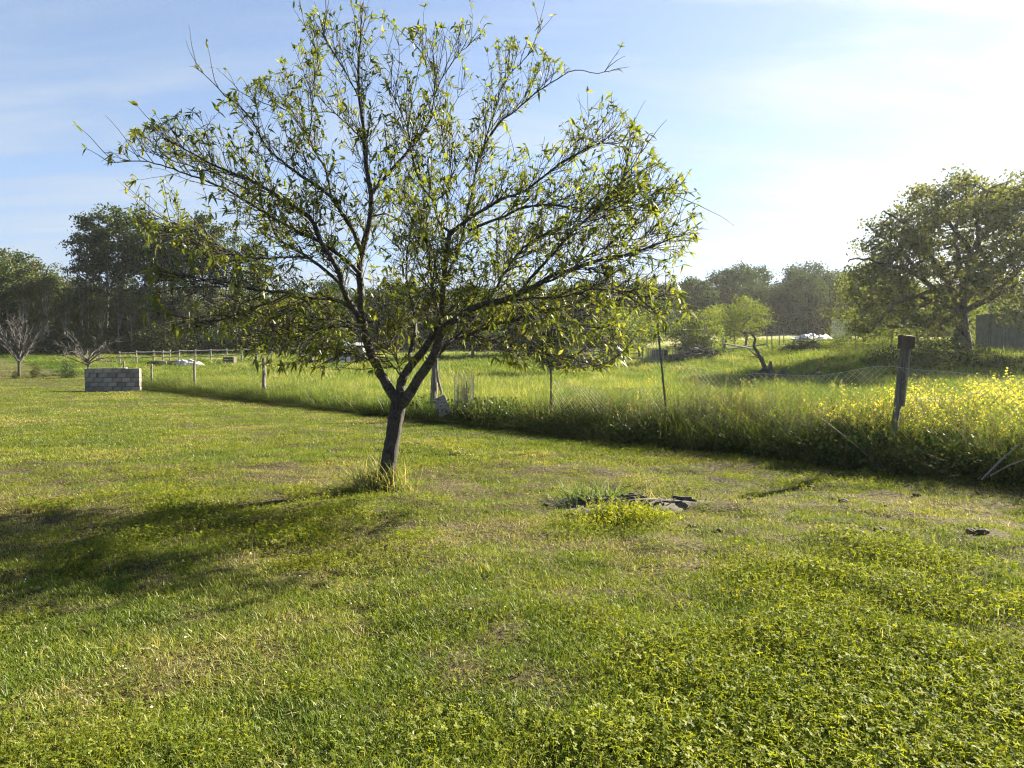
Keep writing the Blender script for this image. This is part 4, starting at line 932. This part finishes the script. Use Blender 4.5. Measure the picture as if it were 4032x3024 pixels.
# left wood: tree tops follow the skyline
LEFT = [(-400, 930), (0, 950), (60, 985), (150, 985), (230, 1025), (290, 1075), (330, 1090), (430, 1080), (620, 1085), (760, 1100), (900, 1105), (1300, 1110), (1700, 1110), (2150, 1110), (2500, 1105), (2620, 1120), (2700, 1080), (2850, 1035), (3000, 1055), (3100, 1065), (3230, 1015), (3350, 1050), (3600, 1090), (4100, 1100), (4600, 1100)]
i = 0
for px in np.arange(-330, 1330, 62):
    for rowi, d in enumerate((78, 84, 91)):
        p_ = px + rng.uniform(-26, 26) + 30 * rowi; dd = d + rng.uniform(-2, 2); x = sx(p_, dd)
        top = skyline(p_, LEFT) + rng.uniform(-5, 55) - (12 if rowi == 1 else 0); h = sz(top, dd) - gz(x, dd)
        place('woodland_tree', 'slim', i, x, dd, h, 'slender tree crowded into the dark wood on the left', 'tree', 'trees of the dark wood on the left', rng.uniform(1.0, 1.4)); i += 1
TALL = ['leftmost tall tree of the high clump above the left wood', 'highest tall tree of the clump above the left wood', 'tall tree third from left in the clump above the wood', 'tall tree fourth from left in the clump above the wood', 'tall tree fifth from left in the clump above the wood', 'tall tree sixth from left, seen through the peach leaves', 'tall tree seventh from left, behind the outer peach twigs', 'tall tree second from the right end of the high clump', 'lowest tall tree at the right end of the high clump']
for ti, (px, top, d, k) in enumerate(((330, 850, 77, 0), (415, 800, 78, 1), (480, 815, 80, 2), (565, 845, 78, 0), (640, 870, 80, 1), (740, 835, 78, 2), (820, 850, 80, 0), (905, 880, 79, 1), (980, 930, 80, 2))):
    x = sx(px, d); place('tall_tree', 'tall', k, x, d, sz(top, d) - gz(x, d), TALL[ti], 'tree', 'tall trees above the left wood', .95)
for k, px in enumerate((95, 190, 262, 350, 405, 470, 520, 590, 655, 730, 800, 860, 935, 1010, 1090, 1170)):
    d = rng.uniform(73, 76); x = sx(px, d); place('edge_tree', 'pole', k, x, d, sz(skyline(px, LEFT) + rng.uniform(0, 90), d) - gz(x, d), 'thin pale trunked tree at the front edge of the left wood', 'tree', 'thin trees along the left wood edge', rng.uniform(.8, 1.1))
i = 0
for px in np.arange(1280, 2560, 95):
    for rowi, d in enumerate((98, 106)):
        p_ = px + rng.uniform(-40, 40) + 45 * rowi; dd = d + rng.uniform(-3, 3); x = sx(p_, dd); h = sz(skyline(p_, LEFT) + rng.uniform(-10, 50), dd) - gz(x, dd)
        place('woodland_tree', 'round', i, x, dd, h, 'woodland tree half hidden behind the peach tree crown', 'tree', 'wood behind the peach tree', rng.uniform(.8, 1.1)); i += 1
for px in np.arange(2560, 4500, 100):
    for rowi, d in enumerate((118, 127)):
        p_ = px + rng.uniform(-35, 35) + 50 * rowi; dd = d + rng.uniform(-4, 4); x = sx(p_, dd); h = sz(skyline(p_, LEFT) + rng.uniform(-8, 45) + (0 if rowi else 25), dd) - gz(x, dd)
        place('woodland_tree', 'round', i, x, dd, h, 'leafy tree in the dense hazy wood on the right', 'tree', 'trees of the hazy wood on the right', rng.uniform(.9, 1.25)); i += 1
# undergrowth at the foot of the woods
for (lo, hi, st, d0, d1, h0, h1, lab, grp) in ((-250, 1330, 75, 81, 88, 3.5, 5.5, 'thicket inside the dark wood on the left', 'thickets inside the left wood'), (1230, 2620, 75, 94, 97, 2.2, 3.8, 'bush at the foot of the wood behind the peach tree', 'bushes behind the peach tree'),
        (1230, 2620, 80, 101, 110, 4.0, 6.0, 'thicket inside the wood behind the peach tree', 'thickets behind the peach tree'), (2560, 4450, 85, 119, 130, 5.0, 7.5, 'thicket inside the hazy wood on the right', 'thickets inside the right wood')):
    for px in np.arange(lo, hi, st):
        d = rng.uniform(d0, d1); x = sx(px + rng.uniform(-30, 30), d); place('wood_thicket', 'shrub', int(rng.integers(4)), x, d, rng.uniform(h0, h1), lab, 'bush', grp, rng.uniform(.9, 1.2))
for px in np.arange(-200, 1350, 62):
    p_ = px + rng.uniform(-25, 25); d = rng.uniform(72, 76); x = sx(p_, d)
    place('undergrowth_bush', 'shrub', int(rng.integers(4)), x, d, rng.uniform(1.8, 3.4), 'dark bush at the foot of the left wood', 'bush', 'bushes at the foot of the left wood', rng.uniform(.9, 1.4))
for px in np.arange(2600, 4400, 90):
    p_ = px + rng.uniform(-30, 30); d = rng.uniform(111, 114); x = sx(p_, d)
    place('undergrowth_bush', 'shrub', int(rng.integers(4)), x, d, rng.uniform(2.6, 4.6), 'dark bush at the foot of the right wood', 'bush', 'bushes at the foot of the right wood', rng.uniform(1.1, 1.6))
# fruit trees in the middle distance
for k, (px, top, d, lab, wd) in enumerate(((2520, 1235, 60, 'small fresh green tree right of the leaning steel post', 1.35), (2775, 1215, 55.8, 'fresh green tree behind the pale shed', 1.2), (2850, 1195, 61, 'fresh green tree between the pale shed and the tallest fruit tree', 1.1),
                                      (2935, 1170, 60, 'tallest round fruit tree in the middle field', 1.15), (2695, 1255, 55.5, 'low fresh green tree left of the pale shed', 1.3))):
    x = sx(px, d); place('fruit_tree', 'fruit', k, x, d, sz(top, d) - gz(x, d), lab, 'tree', 'fruit trees in the middle field', wd)
place('fruit_tree', 'fruit', 1, sx(2430, 58), 58, sz(1215, 58) - gz(sx(2430, 58), 58), 'bright green tree just behind the right peach branches', 'tree', 'fruit trees in the middle field', 1.5)
place('orchard_tree', 'round', 0, sx(1860, 62), 62, 5.2, 'dark spreading orchard tree far behind the peach fork', 'tree', 'orchard trees in the meadow', 1.25)
place('orchard_tree', 'round', 2, sx(2050, 66), 66, 5.0, 'dark orchard tree behind the thin straight steel post', 'tree', 'orchard trees in the meadow', 1.3)
place('orchard_tree', 'round', 1, sx(2168, 45), 45, 3.7, 'old orchard tree standing in the meadow in line with the steel post', 'tree', 'orchard trees in the meadow', 1.35)
place('fresh_tree', 'fresh', 0, sx(3400, 56), 56, sz(1030, 56) - gz(sx(3400, 56), 56), 'yellow green bushy tree left of the big tree', 'tree', None, .85)
place('fresh_tree', 'fresh', 1, sx(3620, 52), 52, 5.2, 'yellow green bush glowing under the big tree', 'bush', None, 1.0)
place('fresh_tree', 'fresh', 0, sx(3900, 54), 54, 5.6, 'yellow green bush behind the grey container', 'bush', None, 1.0)
for k, (px, d, h, lab) in enumerate(((3620, 34, 1.5, 'dark shrub in shade left of the big tree trunk'), (3720, 36, 1.7, 'dark shrub at the foot of the big tree'), (3850, 36, 1.1, 'dark shrub right of the big tree trunk'), (3940, 34, 1.0, 'reddish dark shrub before the grey container'),
                                    (4040, 33, 1.0, 'dark shrub at the right edge before the container'), (3480, 38, 1.2, 'low dark shrub under the yellow green tree'))):
    place('shade_shrub', 'shrub', k, sx(px, d), d, h, lab, 'bush', 'shrubs under the big tree', 1.2)

# the big tree at the right
BD = 42.0; bx = sx(3790, BD); bz = gz(bx, BD)
big = thing('big_tree', 'big broad domed tree with dark trunk at the right edge', 'tree', (bx, BD, bz))
def bp(px, py, dd=0.0): q = at(px / 3.9375, py / 3.9375, BD + dd); return q - np.array((bx, BD, bz))
b = MB(); t_ = catmull(np.array([bp(3797, 1400), bp(3790, 1330), bp(3782, 1250), bp(3778, 1190)]), .3); b.tube(t_, np.linspace(.46, .34, len(t_)), 14, rough=.06); b.build('trunk', M['big_bark'], big, smooth=True)
BL = [([(3778, 1200), (3740, 1130), (3690, 1050), (3640, 960), (3560, 880), (3480, 830)], 0, -1.5, .20, .04), ([(3782, 1195), (3805, 1100), (3820, 1010), (3800, 950), (3740, 880), (3690, 800), (3660, 740)], 0, 1, .24, .04),
      ([(3820, 1010), (3870, 930), (3930, 850), (3960, 760)], .5, -1, .15, .04), ([(3765, 1240), (3720, 1205), (3640, 1170), (3560, 1180), (3490, 1230), (3440, 1290)], 0, -3, .13, .03),
      ([(3760, 1230), (3700, 1150), (3600, 1080), (3500, 1040), (3400, 1020), (3340, 1030)], 0, -2.5, .16, .03), ([(3795, 1230), (3860, 1190), (3950, 1150), (4060, 1110), (4180, 1080)], 0, -2, .17, .04),
      ([(3790, 1195), (3900, 1080), (4000, 1000), (4100, 900), (4180, 820)], 0, 2, .2, .04), ([(3780, 1200), (3790, 1080), (3760, 960), (3780, 840), (3810, 720)], 0, 3.5, .18, .04),
      ([(3780, 1210), (3800, 1100), (3850, 980), (3850, 860), (3900, 740)], 0, -3.5, .18, .04), ([(3760, 1215), (3680, 1150), (3570, 1020), (3480, 940), (3410, 880)], 0, 3, .15, .03), ([(3765, 1225), (3700, 1190), (3600, 1220), (3540, 1290)], 0, 3, .10, .03),
      ([(3800, 1215), (3900, 1170), (4020, 1060), (4130, 1010)], 0, -4.5, .14, .03)]
SK = []
for pts2, d0, d1, r0, r1 in BL:
    p = catmull(np.array([bp(q[0], q[1], d0 + (d1 - d0) * i / (len(pts2) - 1)) for i, q in enumerate(pts2)]), .35); p[1:-1] += rng.normal(0, .05, p[1:-1].shape)
    b = MB(); b.tube(p, np.linspace(r0, r1, len(p)), 7, rough=.08); b.build('branch', M['big_bark'], big, smooth=True); SK.append(p[len(p) // 4:])
SK = np.concatenate(SK)
cen = bp(3850, 1105); cl = []
while len(cl) < 470:
    q = rsph(1)[0] * rng.uniform(.35, 1.0) ** .45; q = q * np.array((6.9, 6.0, 5.9)) 
    q = q + cen
    if q[2] < 1.5 or (q[0] > .8 and q[2] < 3.6) or (q[2] < 3.6 and rng.uniform() < .3): continue
    cl.append(q)
cl = np.array(cl); b = MB()
for q in cl:
    dd = np.linalg.norm(SK - q, axis=1) + .4 * np.maximum(0, SK[:, 2] - q[2]); s = SK[int(np.argmin(dd))]
    mid = (s + q) / 2 + rng.normal(0, .12, 3) + np.array((0, 0, .1)); b.tube(np.array([s, mid, q]), [.035, .022, .008], 4, cap=False)
tag(b.build('twigs', M['big_bark'], big), None, None, None, 'stuff')
per = 80; ctr = np.repeat(cl, per, 0) + rng.normal(0, 1, (len(cl) * per, 3)) * np.array((.34, .34, .22))
tag(obj('crown', leaf_mesh('crown', ctr, rng.uniform(.13, .28, len(ctr)), M['leaf_walnut'], .55), big), None, None, None, 'stuff')

# bare trees on the left
def bare_tree(label, px, d, h, wide, upr, n1, seed, droop=0.0):
    x = sx(px, d); t = thing('bare_tree', label, 'tree', (x, d, gz(x, d)))
    b = MB(); th = h * .30; b.tube([(0, 0, -.1), (.02, 0, th * .5), (0, .02, th)], [.085, .07, .065], 8, rough=.08); b.build('trunk', M['dead_bark'], t, smooth=True)
    tw = MB()
    for i in range(n1):
        a = 2 * math.pi * i / n1 + rng.uniform(-.3, .3); e = rng.uniform(.5, 1.0); d_ = np.array((math.cos(a) * wide * e, math.sin(a) * wide * e, upr * rng.uniform(.6, 1.1)))
        pts = [np.array((0, 0, th * rng.uniform(.6, 1)))]; dv = d_ / np.linalg.norm(d_); ln = np.linalg.norm(d_); dv = unit(dv + np.array((0, 0, .3)))
        for k in range(9): dv = unit(dv + rng.normal(0, .09, 3) + np.array((0, 0, (-droop if droop else .03)))); pts.append(pts[-1] + dv * ln / 9)
        pts = np.array(pts); b = MB(); b.tube(pts, np.linspace(.036, .008, 10), 6, cap=False); b.build('branch', M['dead_bark'], t)
        for k in range(2, 10):
            for _ in range(3):
                d2 = unit(unit(pts[k] - pts[k - 1]) * .8 + rsph(1)[0] * .6 + np.array((0, 0, .25 - droop))); q = [pts[k]]
                for _k in range(4): d2 = unit(d2 + rng.normal(0, .15, 3)); q.append(q[-1] + d2 * rng.uniform(.07, .16) * h / 3)
                tw.tube(np.array(q), np.linspace(.011, .005, 5), 3, cap=False)
    tag(tw.build('twigs', M['dead_bark'], t), None, None, None, 'stuff')
bare_tree('bare leafless upright tree at the left edge', 72, 45, 3.9, 2.1, 2.5, 18, 1)
bare_tree('low wide bare tree with drooping twigs behind the block wall', 345, 47, 3.0, 2.4, 1.5, 20, 2, .09)
for k, (px, d, h, lab) in enumerate(((138, 44, .9, 'small leafy sapling between the bare upright tree and the block wall'), (266, 44, 1.1, 'small leafy sapling just left of the block wall'), (60, 43.5, .5, 'low tuft of suckers under the bare upright tree'))):
    x = sx(px, d); place('sapling', 'shrub', k, x, d, h, lab, 'sapling', None, .55)

# ------------------------------------------------------------------ far yard: fences, sheds, junk
def rail_fence(label, P0, P1, npost, rails, h, material, pr=.05, rr=.04):
    t = thing('rail_fence', label, 'fence', (P0[0], P0[1], gz(*P0)))
    o0 = np.array((P0[0], P0[1], gz(*P0))); tops = []
    for i in range(npost):
        s = i / (npost - 1); x = P0[0] + (P1[0] - P0[0]) * s; y = P0[1] + (P1[1] - P0[1]) * s; z = gz(x, y); q = np.array((x, y, z)) - o0; tops.append(q)
        b = MB(); b.tube([q + (0, 0, -.1), q + (rng.normal(0, .03), 0, h * 1.06)], pr, 6, rough=.08); b.build('post', material, t)
    for r_ in rails:
        for i in range(npost - 1):
            b = MB(); a, c = tops[i] + (0, -.05, h * r_ + rng.normal(0, .03)), tops[i + 1] + (0, -.05, h * r_ + rng.normal(0, .03)); b.tube([a, (a + c) / 2 + (0, 0, -.02), c], rr, 5); b.build('rail', material, t)
rail_fence('long pale rail fence along the sandy track', (sx(640, 56), 56), (sx(1290, 62), 62), 12, (.55, .95), 1.0, M['rail'])
rail_fence('short pale rail fence end left of the track gap', (sx(470, 55), 55), (sx(655, 56), 56.6), 4, (.6, .95), 1.0, M['rail'])
rail_fence('three-rail wooden fence in front of the fruit trees', (sx(2215, 54), 54), (sx(2528, 54), 54), 6, (.35, .65, .95), 1.25, M['rail'])
rail_fence('low rail joining the picket panel to the pale shed', (sx(2628, 54), 54), (sx(2800, 55), 55), 4, (.9,), 1.1, M['board'], .04, .03)
t = thing('picket_panel', 'grey picket panel at the end of the three-rail fence', 'fence', (sx(2580, 53.5), 53.5, gz(sx(2580, 53.5), 53.5)))
for i in range(11):
    b = MB(); b.box((-.58 + i * .116, 0, .55 + rng.normal(0, .03)), (.065, .02, 1.15), None, .004); b.build('picket', M['rail'], t)
for z in (.3, .85): b = MB(); b.box((0, .03, z), (1.3, .03, .06)); b.build('cross_rail', M['board'], t)
for k, (px, d, h) in enumerate(((2755, 53, 1.5), (2765, 57, 1.6), (2845, 54, 1.5), (2890, 58, 1.4), (3020, 56, 1.6), (3040, 54, 1.5), (3068, 55, 1.9), (3085, 60, 1.5), (3150, 60, 1.6), (3180, 58, 1.7), (3225, 62, 1.7), (3205, 54, 1.5), (3370, 48, 1.6), (3510, 46, 1.5), (2650, 52, 1.1), (2660, 56, 1.2))):
    x = sx(px, d); b = MB(); b.tube([(0, 0, -.1), (rng.normal(0, .04), 0, h)], .038, 6, rough=.08)
    tag(b.build('field_stake', M['board'], None, (x, d, gz(x, d))), 'thin dark stake of the field fence beyond the meadow', 'stake', 'stakes of the far field fence')
def pole(label, p0, p1, d0, d1, r, material=None):
    a = at(p0[0] / 3.9375, p0[1] / 3.9375, d0); c = at(p1[0] / 3.9375, p1[1] / 3.9375, d1); b = MB(); b.tube([a - a, (c - a) / 2, c - a], [r, r, r * .8], 6, rough=.05)
    tag(b.build('fallen_pole', M['rail'], None, tuple(a)), label, 'pole', 'grey poles lying by the fruit trees')
pole('long grey pole slanting down to the right by the fruit trees', (2848, 1352), (2960, 1372), 52, 53, .06); pole('long grey pole slanting up to the right by the fruit trees', (2862, 1374), (3015, 1355), 52.5, 54, .06)
# small sheds
def shed(name, label, px, d, wd, dp, h, wall, roof, slope=.12, door=True, boards=0, rz=0.0, cat='shed', ov=.12):
    x = sx(px, d); t = thing(name, label, cat, (x, d, gz(x, d)), None, rz); th = .05
    if boards:
        nb = int(h / boards)
        for i in range(nb):
            b = MB(); b.box((0, -dp / 2 - .012 * (i % 2), boards * (i + .5)), (wd, .03, boards - .015), None, .004); b.build('wall_board', wall, t)
    else:
        b = MB(); b.box((0, -dp / 2, h / 2), (wd, th, h)); b.build('front_wall', wall, t)
    for s in (-1, 1): b = MB(); b.box((s * (wd / 2 - th / 2 - .003), .03, h / 2 - .01), (th, dp, h - .02)); b.build('side_wall', wall, t)
    b = MB(); b.box((0, dp / 2 + .02, h / 2), (wd - .02, th, h)); b.build('back_wall', wall, t)
    b = MB(); b.box((0, 0, h + .06), (wd + 2 * ov, dp + 2 * ov, .05), Matrix.Rotation(slope, 4, 'X')); b.build('roof', roof, t)
    if door: b = MB(); b.box((wd * .18, -dp / 2 - .045, h * .42), (wd * .32, .02, h * .8)); b.build('door', M['board'], t)
    return t
shed('pale_shed', 'small pale cream shed among the fruit trees', 2738, 57, 1.75, 1.5, 1.35 + .6, M['cream'], M['white'], .05, True)
shed('dark_trailer', 'low dark box trailer behind the picket panel', 2598, 58, 1.0, .9, .7, M['black'], M['tin'], .0, False)
shed('white_hut', 'small white hut behind the tarp heap', 3312, 80, 1.4, 1.6, 2.3, M['white'], M['tin'], .03, True)
shed('board_hut', 'little pale board hut with a tin roof behind the peach trunk', 1400, 58, 1.4, 1.4, 1.35, M['rail'], M['tin'], .16, False, .16)
shed('dark_trough', 'low dark trough shelter in the far meadow', 1208, 56, 1.0, .8, .62, M['black'], M['rail'], .05, False)
for k, (px, w_) in enumerate(((1302, .42), (1325, .40))):
    x = sx(px, 56.5); t = thing('plastic_barrel', ('faded blue barrel, left one of two beside the board hut', 'faded blue barrel next to the board hut wall')[k], 'barrel', (x, 56.5, gz(x, 56.5)), 'faded blue barrels')
    b = MB(); zz_ = np.array([0, .05, .3, .33, .36, .62, .65, .68, .9, .95]); b.tube([(0, 0, z) for z in zz_], np.array([.9, 1, 1, 1.05, 1, 1, 1.05, 1, 1, .88]) * w_ / 2, 14); b.build('drum', M['blue'], t, smooth=True)
    b = MB(); b.tube([(.08, 0, .945), (.08, 0, .985)], .035, 8); b.build('bung', M['black'], t)
x = sx(1355, 56); t = thing('tin_sheet', 'grey sheet of tin propped before the board hut', 'sheet', (x, 56, gz(x, 56)))
b = MB(); b.box((0, 0, .45), (.8, .02, .9), Matrix.Rotation(-.15, 4, 'X')); b.build('sheet', M['tin'], t)
for i in range(7): b = MB(); b.box(Matrix.Rotation(-.15, 4, 'X') @ Vector((-.36 + .12 * i, -.016 , .0)) + Vector((0, 0, .45)), (.03, .014, .88), Matrix.Rotation(-.15, 4, 'X')); b.build('rib', M['tin'], t)
t = thing('plank_stack', 'dark plank pile with one pale board before the track', 'planks', (sx(640, 54), 54, gz(sx(640, 54), 54)))
for i in range(6): b = MB(); b.box((rng.normal(0, .25), rng.normal(0, .1), .12 + .055 * i), (1.9, .18, .05), Matrix.Rotation(rng.normal(0, .12), 4, 'Z')); b.build('plank', M['black' if i < 5 else 'board'], t)
b = MB(); b.box((.25, -.5, .28), (.5, .03, .5), Matrix.Rotation(.9, 4, 'X') @ Matrix.Rotation(.3, 4, 'Y')); o = b.build('plank', M['cream'], t); o['label'] = 'pale board on the pile'
x = sx(905, 55.5); t = thing('brown_crate', 'dark brown crate beside the far rail fence', 'crate', (x, 55.5, gz(x, 55.5)))
for i in range(3): b = MB(); b.box((0, -.3, .12 + .19 * i), (.75, .03, .17), None, .004); b.build('slat', M['brownblock'], t)
for s in (-.36, .36): b = MB(); b.box((s, .02, .3), (.04, .56, .6)); b.build('corner_side', M['brownblock'], t)
def brush(label, px, d, rx, h, n, material):
    x = sx(px, d); b = MB(); z0 = gz(x, d)
    for _ in range(n):
        a = rng.uniform(0, 6.28); r = math.sqrt(rng.uniform(0, 1)); p = np.array((rx * r * math.cos(a), .7 * r * math.sin(a), h * (1 - r * r) * rng.uniform(0, 1))); dv = unit(rng.normal(0, 1, 3) * np.array((1, .8, .45))); ln = rng.uniform(.4, 1.1)
        b.tube([p - dv * ln / 2, p + rng.normal(0, .06, 3), p + dv * ln / 2], [.022, .016, .006], 3, cap=False)
    tag(b.build('brush_pile', material, None, (x, d, z0 + .15)), label, 'brush pile')
brush('grey brush pile beside the old orchard tree', 2310, 51, 2.3, 1.0, 420, M['dead_bark']); brush('dark brush pile in front of the pale shed', 2745, 52, 2.0, 1.1, 420, M['black_bark']); brush('dark brush pile before the white tarp heap', 3160, 53, 1.5, .9, 320, M['black_bark'])
x0 = sx(3265, 60); t = thing('white_boards', 'stack of white boards lying before the white hut', 'boards', (x0, 60, gz(x0, 60)))
for i in range(5): b = MB(); b.box((rng.normal(0, .5), rng.normal(0, .15), .35 + .07 * i), (2.4, .25, .05), Matrix.Rotation(rng.normal(0, .12), 4, 'Z')); b.build('board', M['white'], t)
# grey container behind the big tree
cxx = sx(3985, 46); t = thing('grey_container', 'grey green corrugated metal container at the right edge', 'container', (cxx, 46, gz(cxx, 46)), None, -.12)
b = MB(); b.box((1.0, .9, 1.2), (4.6, 1.7, 2.35)); b.build('body', M['shed'], t)
for i in range(30): b = MB(); b.box((-1.27 + i * .155, .03, 1.2), (.075, .045, 2.2)); b.build('rib', M['shed'], t)
b = MB(); b.box((1.0, .9, 2.41), (4.7, 1.8, .07)); b.build('roof', M['shed'], t)
for s in (-1.28, 3.28): b = MB(); b.box((s, .02, 1.2), (.09, .10, 2.37)); b.build('corner_post', M['metal'], t)
# ------------------------------------------------------------------ thin afternoon haze
hz = MB(); hz.box((20, 640, 21), (1750, 1395, 46)); hm, hn, hl = mat('pale_haze')
pv = hn.new('ShaderNodeVolumePrincipled'); pv.inputs['Color'].default_value = (.92, .95, .96, 1); pv.inputs['Density'].default_value = 0.00021; pv.inputs['Anisotropy'].default_value = 0.45
ho = hn.new('ShaderNodeOutputMaterial'); hl.new(pv.outputs[0], ho.inputs['Volume'])
tag(hz.build('haze', hm), 'thin pale haze in the air', None, None, 'stuff')
print('OBJECTS', len(bpy.data.objects), 'TRIS', sum(len(o.data.polygons) for o in S.objects if o.type == 'MESH'))
